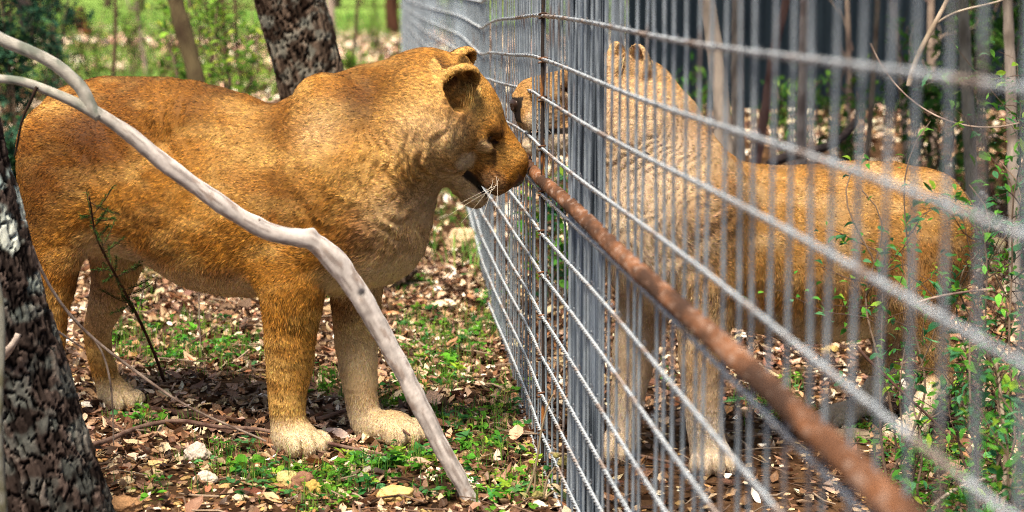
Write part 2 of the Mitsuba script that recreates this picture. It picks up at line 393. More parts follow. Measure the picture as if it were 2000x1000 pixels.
    col = lerp(col, cream * .95, inhead * smooth01(.05, .02, np.hypot(x - .195, z + .060)) * .75 * sp['face_pale'])
    eye = smooth01(.024, .015, np.hypot(x - .113, (z - .022 - .25 * (x - .113)) * 2.3)) * (ay > .03)
    col = lerp(col, np.array([.02, .012, .008]), inhead * eye)
    col = lerp(col, cream, inhead * smooth01(.034, .012, np.hypot(x - .100, z + .056)) * .85 * sp.get('jowl', 0))
    brow = smooth01(.030, .010, np.hypot(x - .108, z - .048)) * (ay > .02); col = lerp(col, dark * .55, inhead * brow * .75)
    tear = smooth01(.011, .004, np.abs((z - .012) + (x - .13) * .8)) * (x > .115) * (x < .165) * (ay > .025)
    col = lerp(col, np.array([.05, .02, .01]), inhead * tear * .7)
    lip = smooth01(sp['gape'] * 1.7, sp['gape'], np.abs(z + .082)) * (x > sp['mouth'] - .008)
    col = lerp(col, np.array([.012, .008, .007]), inhead * np.clip(lip, 0, 1))
    row = (np.sin((z + .02 * x) * 520) > .55) * (x > .145) * (x < .21) * (z < -.018) * (z > -.072)
    col = lerp(col, dark * .35, inhead * row * .8)
    muz = smooth01(.12, .17, x) * smooth01(-.01, -.03, z) * smooth01(-.080, -.070, z); col = lerp(col, dark * 1.1, inhead * muz * sp.get('dark_muzzle', 0))
    nose = (x > .214) * (z < .010) * (z > -.056) * (ay < .036)
    col = lerp(col, np.array(sp['nose_col']), inhead * nose.astype(float))
    bald = np.clip(inhead * (lip + eye + nose), 0, 1)
    earin = np.zeros(len(v))
    for (c, E), sgn in zip(ears, (-1, 1)):
        q = (v - c) @ E / hs / sp['ear_scale']; r2 = np.hypot(q[:, 1] / .054, (q[:, 2]) / .067)
        near = (np.linalg.norm(q, axis=1) < .085).astype(float)
        inner = near * (q[:, 0] > -.012) * (r2 < .84); back = near * smooth01(-.004, -.02, q[:, 0]) * (q[:, 2] > -.02)
        tuft = .35 * smooth01(.40, .60, meshkit.fbm(v * 60, 2, 77) + .5 * smooth01(.1, -.5, q[:, 1] / .05 * sgn) * .8 + .3 * smooth01(0, -.03, q[:, 2]))
        ecol = np.array(sp['ear_in']) * (1 - tuft[:, None]) + pale * 1.15 * tuft[:, None]
        col = col * (1 - .95 * inner[:, None]) + ecol * .95 * inner[:, None]; earin = np.maximum(earin, inner); lobe = np.exp(-((q - np.array([.022, -.036 * sgn, -.026])) ** 2).sum(1) / .024 ** 2); col = lerp(col, pale * 1.25, lobe * .9); col = lerp(col, dark * .3, back * .75 * smooth01(.4, .8, r2))
        col = lerp(col, pale, near * (r2 > .86) * (q[:, 2] > -.02) * .75)
    col = np.clip(col, .004, .9)
    V = O + v @ M.T
    skin_key = f'{key}__body'
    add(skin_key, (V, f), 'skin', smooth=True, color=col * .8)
    # hairs
    tri = V[f]; fnw = np.cross(tri[:, 1] - tri[:, 0], tri[:, 2] - tri[:, 0]); ar = np.linalg.norm(fnw, axis=1) / 2
    fhead = inhead[f].mean(1); fb_ = bald[f].mean(1)
    wgt = ar * (1 + 1.6 * fhead) * (fb_ < .35); nh = sp['hairs']
    r = np.random.default_rng(sp['seed']); fi = r.choice(len(f), nh, p=wgt / wgt.sum())
    b = r.dirichlet([1, 1, 1], nh)
    P = np.einsum('nk,nkj->nj', b, V[f[fi]]); nw = vnormals(V, f); n = np.einsum('nk,nkj->nj', b, nw[f[fi]]); n /= np.linalg.norm(n, axis=1, keepdims=True)
    lc = np.einsum('nk,nkj->nj', b, v[f[fi]]); ih = np.einsum('nk,nk->n', b, inhead[f[fi]]); C = np.einsum('nk,nkj->nj', b, col[f[fi]])
    down = smooth01(.55, .38, lc[:, 2]); k3 = np.array([0, 0, 1.0])
    flow = -U * (1 - down)[:, None] * .9 - k3 * (.45 + .8 * down)[:, None]
    hb = -(HR[:, 0] @ M.T) + .15 * -k3; hb /= np.linalg.norm(hb)
    flow = flow * (1 - ih)[:, None] + hb * ih[:, None]
    sw = meshkit.fbm(lc * 7, 2, 21) - .5; sw2 = meshkit.fbm(lc * 26, 2, 23) - .5
    tg = np.cross(n, flow); flow = flow + tg * (sw * 2.0 + sw2 * 1.0)[:, None] + r.normal(0, .16, (nh, 3))
    flow -= n * (flow * n).sum(1, keepdims=True); flow /= np.linalg.norm(flow, axis=1, keepdims=True) + 1e-9
    lift = (.14 + .22 * r.random(nh) + .2 * np.clip(sw2 * 2, 0, 1))[:, None]
    d = flow + n * lift; d /= np.linalg.norm(d, axis=1, keepdims=True)
    ln = (sp['hair_len'] * (1 - .30 * smooth01(.12, .07, lc[:, 2])) * (.55 + .9 * r.random(nh)) * (1 - .25 * ih) * (1 + .8 * smooth01(.2, -.5, n[:, 2]) * (lc[:, 2] > .3)))[:, None]
    ln = ln * (1 + .3 * np.einsum('nk,nk->n', b, earin[f[fi]]))[:, None]
    side = np.cross(n, d); side /= np.linalg.norm(side, axis=1, keepdims=True) + 1e-9
    wd = (.0011 + .0009 * r.random(nh))[:, None] * (1 - .35 * ih)[:, None]
    base = P - n * (.0009 - .0005 * ih - .0008 * smooth01(.14, .08, lc[:, 2]))[:, None]
    hv = np.stack([base - side * wd, base + side * wd, base + d * ln], 1).reshape(-1, 3)
    hn = n + r.normal(0, .22, (nh, 3)) + d * .12; hn /= np.linalg.norm(hn, axis=1, keepdims=True)
    gr = lc * np.array([120, 120, 120]) * (1 + np.stack([0 * down, 0 * down, 1.2 * (1 - down)], 1)) * (1 + np.stack([.9 * down, .9 * down, 0 * down], 1))
    grain = meshkit.fbm(gr, 2, 29) - .5
    calm = 1 - .62 * smooth01(.20, .55, C[:, 1])
    tone = np.clip(np.exp((r.normal(-.06, .42, nh) + sw2 * .9 + grain * 3.1) * calm), .16, 1.95)[:, None]
    warm = np.stack([np.ones(nh), 1 + .06 * r.normal(size=nh), 1 + .15 * r.normal(size=nh)], 1)
    hc = np.clip(C * tone * warm, .004, .92)
    for (c, E), sgn in zip(ears, (-1, 1)):                 # long hairs along the front edge of each ear
        m = 900; t = r.random(m); bp = c + (np.stack([.004 + .022 * r.random(m), -sgn * (.036 - .010 * t), -.040 + .055 * t], 1) + r.normal(0, .005, (m, 3))) @ E.T * hs
        dd = np.array([.75, -.15 * sgn, -.25]) @ E.T + np.array([0, 0, -.40]) + r.normal(0, .20, (m, 3)); dd /= np.linalg.norm(dd, axis=1, keepdims=True)
        wb, wd_ = O + bp @ M.T, dd @ M.T; ss = np.cross(wd_, r.normal(0, 1, (m, 3))); ss /= np.linalg.norm(ss, axis=1, keepdims=True); LN = r.uniform(.018, .036, (m, 1))
        ex = np.stack([wb - ss * .0014, wb + ss * .0014, wb + wd_ * LN], 1).reshape(-1, 3); en = np.cross(ss, wd_); en *= np.sign(en @ np.array([0, -1, .4]))[:, None]
        ec = pale * np.exp(r.normal(.05, .4, (m, 1))); hv = np.vstack([hv, ex]); hn = np.vstack([hn, en]); hc = np.vstack([hc, ec]); nh += m
    hc = np.clip(hc, .004, .92)
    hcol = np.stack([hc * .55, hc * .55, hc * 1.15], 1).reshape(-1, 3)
    hk = add(f'{key}__coat', (hv, np.arange(nh * 3).reshape(-1, 3)), 'hair', color=np.clip(hcol, 0, .95), normals=np.repeat(hn, 3, 0), kind='stuff')
    # eyes, nose pad, claws, whiskers
    g = lambda *p: O + M @ (head_o + HR @ (np.array(p) * hs))
    for s in (-1, 1):
        e = trimesh.creation.icosphere(2, .0150 * hs); e.apply_translation(g(.0995, .0475 * s, .023)); add(f'{key}__eye', e, 'eye_amber', smooth=True)
    pad = trimesh.creation.icosphere(3, 1.0); pv = pad.vertices * np.array([.014, .027, .020]); pv[:, 1] *= 1 + .25 * np.clip(pv[:, 2] / .016, -1, 1)
    pv[:, 0] -= .004 * np.exp(-((np.abs(pv[:, 1]) - .011) ** 2 + (pv[:, 2] + .003) ** 2) / .006 ** 2)
    Wv = np.array([g(*(q + [.2395, 0, -.012])) for q in pv]); add(f'{key}__nose', (Wv, pad.faces if det > 0 else pad.faces), 'nose_leather', smooth=True)
    if sp.get('claws'):
        for (q, R_) in claws:
            tp = np.array([q, q + R_ @ np.array([.010, 0, -.002]), q + R_ @ np.array([.017, 0, -.010])])
            cv, cf = tube(tp @ M.T + O, [.0045, .0035, .0008], 6); add(f'{key}__claw', (cv, cf), 'claw_horn', smooth=True)
    r2 = np.random.default_rng(3)
    for s in (-1, 1):
        for i in range(6):
            a = np.array([.180 + .012 * (i % 3), .060 * s, -.032 - .010 * (i // 2)]); dv = np.array([.05 - .05 * (i % 3), .10 * s, -.02 - .035 * (i // 2)]) * (.7 + .5 * r2.random())
            cv, cf = tube(np.array([g(*(a + dv * t + np.array([0, 0, -.03]) * t * t)) for t in np.linspace(0, 1, 6)]), np.linspace(.0006, .00025, 6), 4)
            add(f'{key}__whisker', (cv, cf), 'whisker_white', smooth=True)
    return key

def head_frame(U_sign_down, yaw_away):
    """local axes (s, w, z): looking along s, pitched down, yawed away from the camera (towards -w)"""
    p, y = math.radians(U_sign_down), math.radians(yaw_away)
    fx = np.array([math.cos(p) * math.cos(y), -math.cos(p) * math.sin(y), -math.sin(p)])
    up = np.array([math.sin(p) * math.cos(y), -math.sin(p) * math.sin(y), math.cos(p)])
    return fx, up
def frame(down, away, roll=0.0):
    fx, up = head_frame(down, away); sd = np.cross(up, fx)
    c, s = math.cos(math.radians(roll)), math.sin(math.radians(roll))
    sd, up = sd * c + up * s, up * c - sd * s
    return np.stack([fx, sd, up], 1)

if not ONLY or 'lion' in ONLY:
    lioness(dict(label='golden brown lioness at left, head lowered to the wire behind a grey branch', seed=11,
        front=at_y(820, 500, 5.52), rear=at_y(45, 400, 6.0), near_side=1,
        trunk=[(62, 270, 400, .07), (80, 215, 450, .11), (110, 180, 480, .145), (160, 158, 490, .17), (220, 148, 495, .18), (300, 150, 520, .185), (380, 159, 562, .195),
               (460, 180, 576, .20), (530, 202, 574, .20), (575, 186, 572, .195), (620, 160, 572, .195), (660, 144, 572, .195), (720, 126, 556, .19), (770, 115, 525, .17), (800, 109, 478, .155), (830, 106, 395, .145), (870, 104, 352, .13), (905, 108, 335, .115)],
        muscles=[(165, 330, .09, .145, .10, .19, .05), (165, 330, -.09, .145, .10, .19, .05), (640, 330, .11, .15, .085, .26, .05), (640, 330, -.11, .15, .085, .26, .05), (745, 430, 0, .13, .15, .17, .06), (350, 230, .05, .2, .1, .08, .06)],
        limbs=[dict(joints=[(650, 330, .12, .12), (574, 560, .14, .084), (566, 690, .14, .068), (561, 790, .14, .052), (565, 850, .14, .048), (575, 872, .14, .045)], k=.04, flat=1.15),
               dict(joints=[(520, 520, .13, .05), (572, 600, .14, .06)], k=.05),
               dict(joints=[(700, 350, -.10, .12), (695, 560, -.09, .080), (697, 680, -.08, .060), (705, 770, -.08, .048), (718, 830, -.08, .046), (738, 850, -.08, .04)], k=.04, flat=1.15),
               dict(joints=[(130, 300, .09, .15), (120, 440, .13, .10), (112, 530, .14, .062), (98, 650, .13, .048), (85, 790, .13, .043), (90, 830, .13, .04)], k=.05, flat=1.3),
               dict(joints=[(190, 320, -.09, .15), (228, 490, -.11, .088), (208, 590, -.12, .054), (192, 652, -.12, .043), (207, 735, -.12, .040), (228, 765, -.12, .036)], k=.05, flat=1.2)],
        paws=[(582, 884, .14, .45, 1.08), (765, 868, -.06, .10, 1.12), (98, 850, .13, .1, .95), (228, 772, -.12, .15, .92)],
        head_at=(888, 214, -.06), head_R=frame(46, 33, -12), head_scale=1.09, ear_scale=.96, ear_drop=.014, face_pale=.6, jowl=1, dark_muzzle=.55, mouth=.128, gape=.0085,
        necks=[((840, 225, 0), (878, 222, -.05), .15, .118, .05)],
        ear_turn=[(.92, .42), (-.6, .05)],
        tail=[(72, 290, 0, .035), (62, 420, -.03, .026), (90, 560, -.04, .022), (105, 700, -.03, .02), (120, 760, -.03, .03)],
        folds=[(800, 320, .1, .10, .12, .0065, 200), (770, 440, .1, .07, .5, .005, 170), (862, 260, .1, .05, -.3, .0025, 180), (640, 430, .2, .12, .9, .003, 90), (350, 200, .15, .16, .5, .0035, 110), (200, 330, .2, .18, .6, .003, 80)],
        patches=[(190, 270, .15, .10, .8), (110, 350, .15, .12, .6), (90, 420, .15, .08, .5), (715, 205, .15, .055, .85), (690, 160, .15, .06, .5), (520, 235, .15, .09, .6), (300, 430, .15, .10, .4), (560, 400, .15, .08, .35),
                 (846, 250, .13, .03, .5), (850, 300, .13, .025, .4), (400, 180, .1, .10, .5), (250, 180, .1, .09, .4), (780, 130, .1, .07, .5), (872, 275, .08, .06, -.6), (830, 190, .13, .09, -.6), (800, 300, .1, .10, -.5), (620, 300, .2, .10, -.35), (450, 300, .2, .10, -.3)],  # opens with the fold behind the cheek, its shade painted dark into the coat
        pale_spots=[(790, 500, .0, .10, .8), (740, 540, 0, .10, .7), (700, 700, -.08, .10, .9), (700, 800, -.08, .10, .8), (510, 650, .08, .035, .8), (250, 500, .0, .10, .7), (220, 600, -.12, .09, .6), (870, 330, 0, .06, .4), (872, 262, .10, .075, .55), (812, 265, .13, .07, .4), (620, 250, .2, .07, .25), (770, 420, .1, .09, .45)],
        coat=dict(tawny=(.37, .172, .030), dark=(.125, .042, .008), pale=(.62, .39, .13), cream=(.80, .66, .46)), nose_col=(.10, .045, .025), ear_in=(.11, .042, .012),
        hairs=620000, hair_len=.0085, claws=False))
    lioness(dict(label='paler tawny lioness at right behind the wire fence, head raised, facing left', seed=12,
        front=at_y(1250, 500, 5.68), rear=at_y(1890, 420, 6.30), near_side=-1,
        trunk=[(1880, 415, 470, .06), (1862, 385, 545, .10), (1830, 352, 590, .145), (1790, 330, 618, .165), (1740, 314, 640, .175), (1680, 313, 660, .18), (1600, 320, 668, .19), (1500, 323, 655, .20), (1440, 312, 640, .20), (1390, 280, 632, .195), (1340, 255, 622, .185), (1280, 290, 600, .16), (1220, 340, 540, .12), (1185, 400, 490, .05)],
        trunk_w=[(1880, 0), (1600, 0), (1400, 0), (1200, 0)],
        muscles=[(1790, 460, .09, .17, .10, .20, .06), (1790, 460, -.09, .17, .10, .20, .06), (1370, 440, .11, .14, .085, .24, .05), (1330, 440, -.11, .14, .085, .24, .05), (1270, 480, 0, .13, .15, .17, .06)],
        limbs=[dict(joints=[(1370, 420, .13, .12), (1378, 590, .14, .088), (1373, 690, .14, .072), (1373, 790, .14, .055), (1382, 870, .14, .052), (1388, 900, .14, .046)], k=.04, flat=1.15),
               dict(joints=[(1290, 420, -.11, .12), (1258, 590, -.11, .085), (1240, 690, -.11, .064), (1224, 790, -.11, .050), (1218, 840, -.11, .046), (1210, 860, -.11, .042)], k=.04, flat=1.15),
               dict(joints=[(1810, 450, .09, .16), (1795, 590, .13, .10), (1822, 680, .14, .058), (1838, 725, .14, .046), (1800, 800, .14, .042), (1790, 822, .14, .038)], k=.05, flat=1.3),
               dict(joints=[(1790, 450, -.09, .15), (1728, 600, -.11, .095), (1735, 670, -.12, .055), (1728, 722, -.12, .045), (1690, 785, -.12, .040), (1668, 800, -.12, .034)], k=.05, flat=1.2)],
        paws=[(1390, 924, .14, 1.0, 1.08), (1204, 880, -.11, .5, 1.0), (1776, 832, .14, .15, .94), (1640, 808, -.12, .05, .94)],
        head_at=(1183, 183, -.18), head_R=frame(3.5, 18, 0), head_scale=1.105, ear_scale=.74, face_pale=1.0, mouth=.115, gape=.006,
        necks=[((1310, 400, 0), (1262, 270, -.06), .185, .16, .07), ((1262, 270, -.06), (1225, 205, -.16), .155, .12, .05)],
        ear_turn=[(.75, .1), (.4, .0)],
        tail=[(1888, 420, 0, .035), (1890, 520, -.03, .026), (1840, 620, -.06, .022), (1760, 690, -.07, .02), (1700, 712, -.07, .03), (1690, 705, -.07, .02)],
        folds=[(1240, 330, .05, .16, .75, .0036, 300), (1215, 450, .05, .12, .3, .003, 260), (1370, 450, .2, .12, .9, .003, 90)],
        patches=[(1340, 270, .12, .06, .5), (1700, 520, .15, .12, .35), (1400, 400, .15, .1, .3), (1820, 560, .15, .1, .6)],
        pale_spots=[(1220, 420, 0, .17, .8), (1240, 300, 0, .17, .75), (1180, 200, -.1, .16, .6), (1290, 500, .15, .13, .5), (1230, 640, -.11, .13, .8), (1225, 780, -.11, .12, .9), (1340, 640, .14, .09, .5), (1372, 760, .14, .10, .6), (1375, 860, .14, .10, .9), (1190, 560, 0, .12, .7), (1600, 660, 0, .12, .5), (1720, 740, -.12, .09, .9), (1790, 780, .14, .09, .7)],
        coat=dict(tawny=(.43, .235, .070), dark=(.23, .10, .025), pale=(.58, .41, .225), cream=(.78, .67, .54)), nose_col=(.02, .014, .012), ear_in=(.42, .28, .17),
        hairs=380000, hair_len=.0085, claws=False))
# ---------------------------------------------------------------- wire fence
def galv_line(p, n, uv):
    a = mikit.fbm(p.x * 60, p.y * 60, p.z * 40, 3); r = mikit.smoothstep(.58, .70, mikit.fbm(p.x * 9 + 4, p.y * 9, p.z * 6, 3))
    return mikit.mix(mikit.mix((.22, .275, .35), (.62, .71, .82), a), (.24, .13, .06), r * .6)
def galv(p, n, uv):
    far = 1 + 1.3 * mikit.smoothstep(9, 13, p.y) * (mikit.noise(p.y * .8, 0, p.z * .3) - .1)
    a = mikit.fbm(p.x * 40, p.y * 40, p.z * 25, 3); r = mikit.smoothstep(.62, .74, mikit.fbm(p.x * 9 + 4, p.y * 9, p.z * 6, 3))
    return mikit.mix(mikit.mix((.12, .165, .22), (.38, .47, .58), a) * far, (.16, .08, .04), r * .55)
def rust(p, n, uv):
    a = mikit.fbm(p.x * 26, p.y * 6.5, p.z * 26, 4); b = mikit.fbm(p.x * 110, p.y * 45, p.z * 110, 3)
    c = mikit.mix((.045, .024, .016), (.20, .090, .044), mikit.smoothstep(.3, .7, a))
    return mikit.mix(c, (.36, .31, .29), mikit.smoothstep(.52, .72, b * .6 + a * .45) * .5)
def iron(p, n, uv):
    a = mikit.fbm(p.x * 60, p.y * 60, p.z * 14, 3)
    return mikit.mix((.025, .020, .020), (.30, .12, .03), mikit.smoothstep(.58, .75, a))
def weathered(p, n, uv):
    g = mikit.fbm(p.x * 95 + 3, p.y * 95, p.z * 2.2, 3); h = mikit.noise(p.x * 300, p.y * 300, p.z * 5)
    return mikit.mix((.012, .018, .028), (.25, .32, .42), mikit.smoothstep(.32, .68, g * .75 + h * .25))
princ('galvanised', proc(galv), 0.42, 0.5, metallic=0.25)
princ('galvanised_line', proc(galv_line), 0.45, 0.5)
princ('rust', proc(rust), 0.75, 0.3)
princ('iron', proc(iron), 0.7, 0.3)
diffuse('weathered_wood', proc(weathered))
if not ONLY or 'fence' in ONLY:
    fk = thing('wire_fence', 'long grey wire fence of close upright wires standing between the two lionesses', 'fence')
    YS = [0.0, 5.34, 6.6, 7.8, 8.7, 10.5, 13, 16.7, 23, 36]; DR = [0, 0, .028, .07, .105, .115, .12, .13, .16, .19]
    drop = PchipInterpolator(YS, DR)
    levels = [1.28 - (y + 38) * 5.34 / F for y in (30, 115, 190, 285, 372, 450, 532, 617, 698, 772, 848, 912)]
    levels = [levels[0] + .11 * i for i in (4, 3, 2, 1)] + levels
    def along(y0, y1, n, z, sag=0.0, off=0.0):
        y = np.linspace(y0, y1, n); return np.stack([fence_x(y) + off, y, z - drop(y) + sag * np.sin(y * 2.1 + z * 9)], 1)
    for li, z in enumerate(levels):                       # two strands twisted round each other
        mb = MB()
        ynear = 9.0
        turns = .056; n = int((ynear - .4) / turns * 9)
        c = along(.4, ynear, n, z, .004, -.004); ph = c[:, 1] / turns * 2 * np.pi + li
        for s in (0, np.pi):
            q = c + np.stack([np.cos(ph + s) * .0029, 0 * ph, np.sin(ph + s) * .0029], 1)
            mb.put(*tube(q, .0021, 5, cap=False))
        mb.put(*tube(along(ynear, 36, 60, z), 0.0045, 5))
        add(f'{fk}__line_wire', mb.mesh(), 'galvanised_line', smooth=True)
    ys = np.r_[np.arange(.5, 8.0, .1045), 8.0 + np.cumsum(np.full(232, .12))]
    r = np.random.default_rng(5); far = MB()
    for i, y in enumerate(ys):
        y = y + r.normal(0, .006); x = float(fence_x(y)); zb = float(terrain(x, y)) - .06
        b = r.normal(0, .004, 3); zz = np.linspace(zb, 1.82 - float(drop(y)), 7)
        q = np.stack([x + .005 + b[0] * np.sin(zz * 3), y + b[1] * np.sin(zz * 4 + i), zz], 1)
        m = tube(q, .0030 + .0005 * r.random(), 6 if y < 8 else 4)
        if y < 12: add(f'{fk}__upright_wire', m, 'galvanised', smooth=True)
        else: far.put(*m)
    kn = MB()
    for y in ys[ys < 7.5]:                               # wire wrapped round each crossing
        x = float(fence_x(y)); dz = float(drop(y))
        for z in levels:
            z = z - dz + .004 * np.sin(y * 2.1 + z * 9)
            if z > terrain(x, y) + .02: kn.put(*tube([[x - .009, y - .006, z + .005], [x - .008, y, z - .001], [x + .004, y + .006, z - .006], [x + .010, y + .002, z - .002], [x + .006, y - .006, z + .007]], .0017, 4))
    add(f'{fk}__wire_knots', kn.mesh(), 'galvanised_line', smooth=True, kind='stuff')
    add(f'{fk}__upright_wires_far', far.mesh(), 'galvanised', smooth=True, kind='stuff')
    # the iron stay with its rusty clips, the rusty pipe, the wooden post
    zr = np.linspace(-.15, 1.85, 40); xs_ = float(fence_x(5.30))
    add(f'{fk}__iron_stay', tube(np.stack([xs_ + .002 * np.sin(zr * 5), 5.30 + 0 * zr, zr], 1), .0052, 8, rough=.2, freq=60), 'iron', smooth=True, label='dark rusty iron stay rod of the fence')
    for z in levels[:]:
        m = MB()
        for dz in (-.006, 0.004): m.put(*tube([[xs_ - .012, 5.296, z + dz], [xs_ - .004, 5.288, z + dz + .003], [xs_ + .006, 5.289, z + dz + .004], [xs_ + .013, 5.297, z + dz]], .0028, 6))
        add(f'{fk}__clip', m.mesh(), 'rust', smooth=True)
    zp = 1.28 - (349 + 38) * 5.34 / F
    y = np.linspace(.4, 6.15, 500); off = 0.0
    add(f'{fk}__rusty_pipe', tube(np.stack([fence_x(y) + off, y, zp + .003 * np.sin(y * 3) + 0 * y], 1), .0175, 18, rough=.05, freq=22), 'rust', smooth=True, label='thick rusty pipe along the fence')
    def post(px, Y, w, zt, seed):
        c = at_y(px, 500, Y); n = 240; a = np.arange(n) / n * 2 * np.pi
        r0 = w / 2 / np.maximum(np.abs(np.cos(a)), np.abs(np.sin(a))) ** .75
        zz = np.linspace(-.3, zt, 30); g = .5 + .5 * (meshkit.fbm(np.stack([np.cos(a) * 9, np.sin(a) * 9, 0 * a], 1) * 3, 3, seed) - .5) + .30 * np.abs(np.sin(a * 13 + 2 * np.sin(a * 3)))
        v = np.stack([np.stack([c[0] + (r0 + (g - .5) * .012) * np.cos(a), c[1] + (r0 + (g - .5) * .012) * np.sin(a), np.full(n, z)], 1) for z in zz]).reshape(-1, 3)
        i, j = np.meshgrid(np.arange(29), np.arange(n), indexing='ij')
        q = np.stack([i * n + j, i * n + (j + 1) % n, (i + 1) * n + (j + 1) % n, (i + 1) * n + j], -1).reshape(-1, 4)
        t = np.vstack([v, [[c[0], c[1], zt + .01]]]); l = 29 * n; jj = np.arange(n)
        return t, np.vstack([q[:, [0, 1, 2]], q[:, [0, 2, 3]], np.stack([l + jj, l + (jj + 1) % n, np.full(n, len(v))], 1)])
    add(f'{fk}__post', post(1144, 4.87, .074, 1.9, 3), 'weathered_wood', smooth=30, label='weathered grey wooden fence post')
    add(f'{fk}__post', post(803, 33.0, .22, 1.8, 4), 'weathered_wood', smooth=30)
# ---------------------------------------------------------------- trunks and branches
def worley(u, v, per_u, seed):
    """distance to nearest and second nearest of jittered cells, u periodic with per_u cells; and the cell's random number"""
    iu, iv = np.floor(u).astype(int), np.floor(v).astype(int); d1 = np.full(u.shape, 9.0); d2 = d1.copy(); cid = np.zeros(u.shape)
    def h(a, b, k): 
        x = (a % per_u) * 374761393 + b * 668265263 + (k + seed) * 2147483647 & 0xFFFFFFFF
        x = ((x ^ (x >> 13)) * 1274126177) & 0xFFFFFFFF; return ((x ^ (x >> 16)) & 0xFFFFFF) / 16777215.0
    for a in (-1, 0, 1):
        for b in (-1, 0, 1):
            cu, cv = iu + a, iv + b
            d = np.hypot(cu + .15 + .7 * h(cu, cv, 1) - u, cv + .15 + .7 * h(cu, cv, 2) - v)
            d2 = np.where(d < d1, d1, np.minimum(d2, d)); cid = np.where(d < d1, h(cu, cv, 3), cid); d1 = np.minimum(d1, d)
    return d1, d2, cid
def barky(path, radii, plate, depth, cols, seed, lichen=None, res=(.006, .007), flare=0.0):
    """trunk whose bark is cut into raised plates by furrows; plate = (across, along) in metres"""
    path = np.asarray(path, float); L = np.sum(np.linalg.norm(np.diff(path, axis=0), axis=1))
    n = max(int(L / res[1]), 8); p = spline(path, n); rad = np.interp(np.linspace(0, 1, n), np.linspace(0, 1, len(radii)), radii)
    rm = float(np.mean(rad)); sides = int(2 * np.pi * rm / res[0])
    v, f = tube(p, rad, sides, cap=False); ax = np.repeat(p, sides, 0); rd = v - ax; rd /= np.linalg.norm(rd, axis=1, keepdims=True)
    ang = np.tile(np.arange(sides) / sides, n); lon = np.repeat(np.linspace(0, L, n), sides)
    pu = max(int(round(2 * np.pi * rm / plate[0])), 3)
    wv = (meshkit.fbm(v * 9, 3, seed) - .5); wu = (meshkit.fbm(v * 14 + 7, 3, seed + 1) - .5)
    u = (ang * pu + wu * 2.0); w = lon / plate[1] + wv * 2.4 + (np.floor(u) % 2) * .5
    d1, d2, cid = worley(u, w, pu, seed); e = d2 - d1
    e = e + .22 * (meshkit.fbm(v * np.array([70, 70, 28]), 3, seed + 9) - .5); prof = smooth01(.02, .17, e) * (.55 + .7 * cid); fine = .55 * (meshkit.fbm(v * 120, 2, seed + 3) - .5) + .9 * (meshkit.fbm(np.stack([np.cos(ang * 6.283) * rm, np.sin(ang * 6.283) * rm, lon * .16], 1) * 210, 2, seed + 5) - .5)
    v = v + rd * (depth * (prof - .6) + depth * .5 * fine + .012 * rm / .1 * (meshkit.fbm(v * 3.5, 2, seed + 4) - .5))[:, None]
    c0, c1, c2 = (np.array(c) for c in cols)
    col = c0 * (1 - prof[:, None]) + (c1 * (1 - cid[:, None]) + c2 * cid[:, None]) * prof[:, None]
    col = col * (1 + 1.3 * fine[:, None]) 
    if lichen:
        for zc, hw, amt, lc in lichen:
            m = smooth01(.46, .58, meshkit.fbm(v * 17 + 31, 3, seed + 7)) * np.exp(-((v[:, 2] - zc) / hw) ** 2) * amt * (prof > .3)
            col = col * (1 - m[:, None]) + np.array(lc) * m[:, None]
    return v, f, np.clip(col, .004, .9)
diffuse('bark', VC)
princ('smooth_bark', VC, 0.9, 0.1)
def limb_col(v, base, alt, seed, fr=(40, 40, 40)):
    a = meshkit.fbm(v * np.array(fr), 3, seed)[:, None]; b = meshkit.fbm(v * 140, 2, seed + 1)[:, None]
    return np.clip((np.array(base) * (1 - smooth01(.42, .68, a)) + np.array(alt) * smooth01(.42, .68, a)) * (.65 + .7 * b), .004, .9)
def limb_mesh(pts, rad, seed, sides=14, rough=.16, seg=.012):
    pts = np.array(pts); L = np.sum(np.linalg.norm(np.diff(pts, axis=0), axis=1)); n = max(int(L / seg), 6)
    p = spline(pts, n); r = np.interp(np.linspace(0, 1, n), np.linspace(0, 1, len(rad)), rad)
    r = r * (1 + .10 * (meshkit.fbm(p * 14, 2, seed) - .5) * 2)
    return tube(p, r, sides, rough=rough, seed=seed, freq=22)
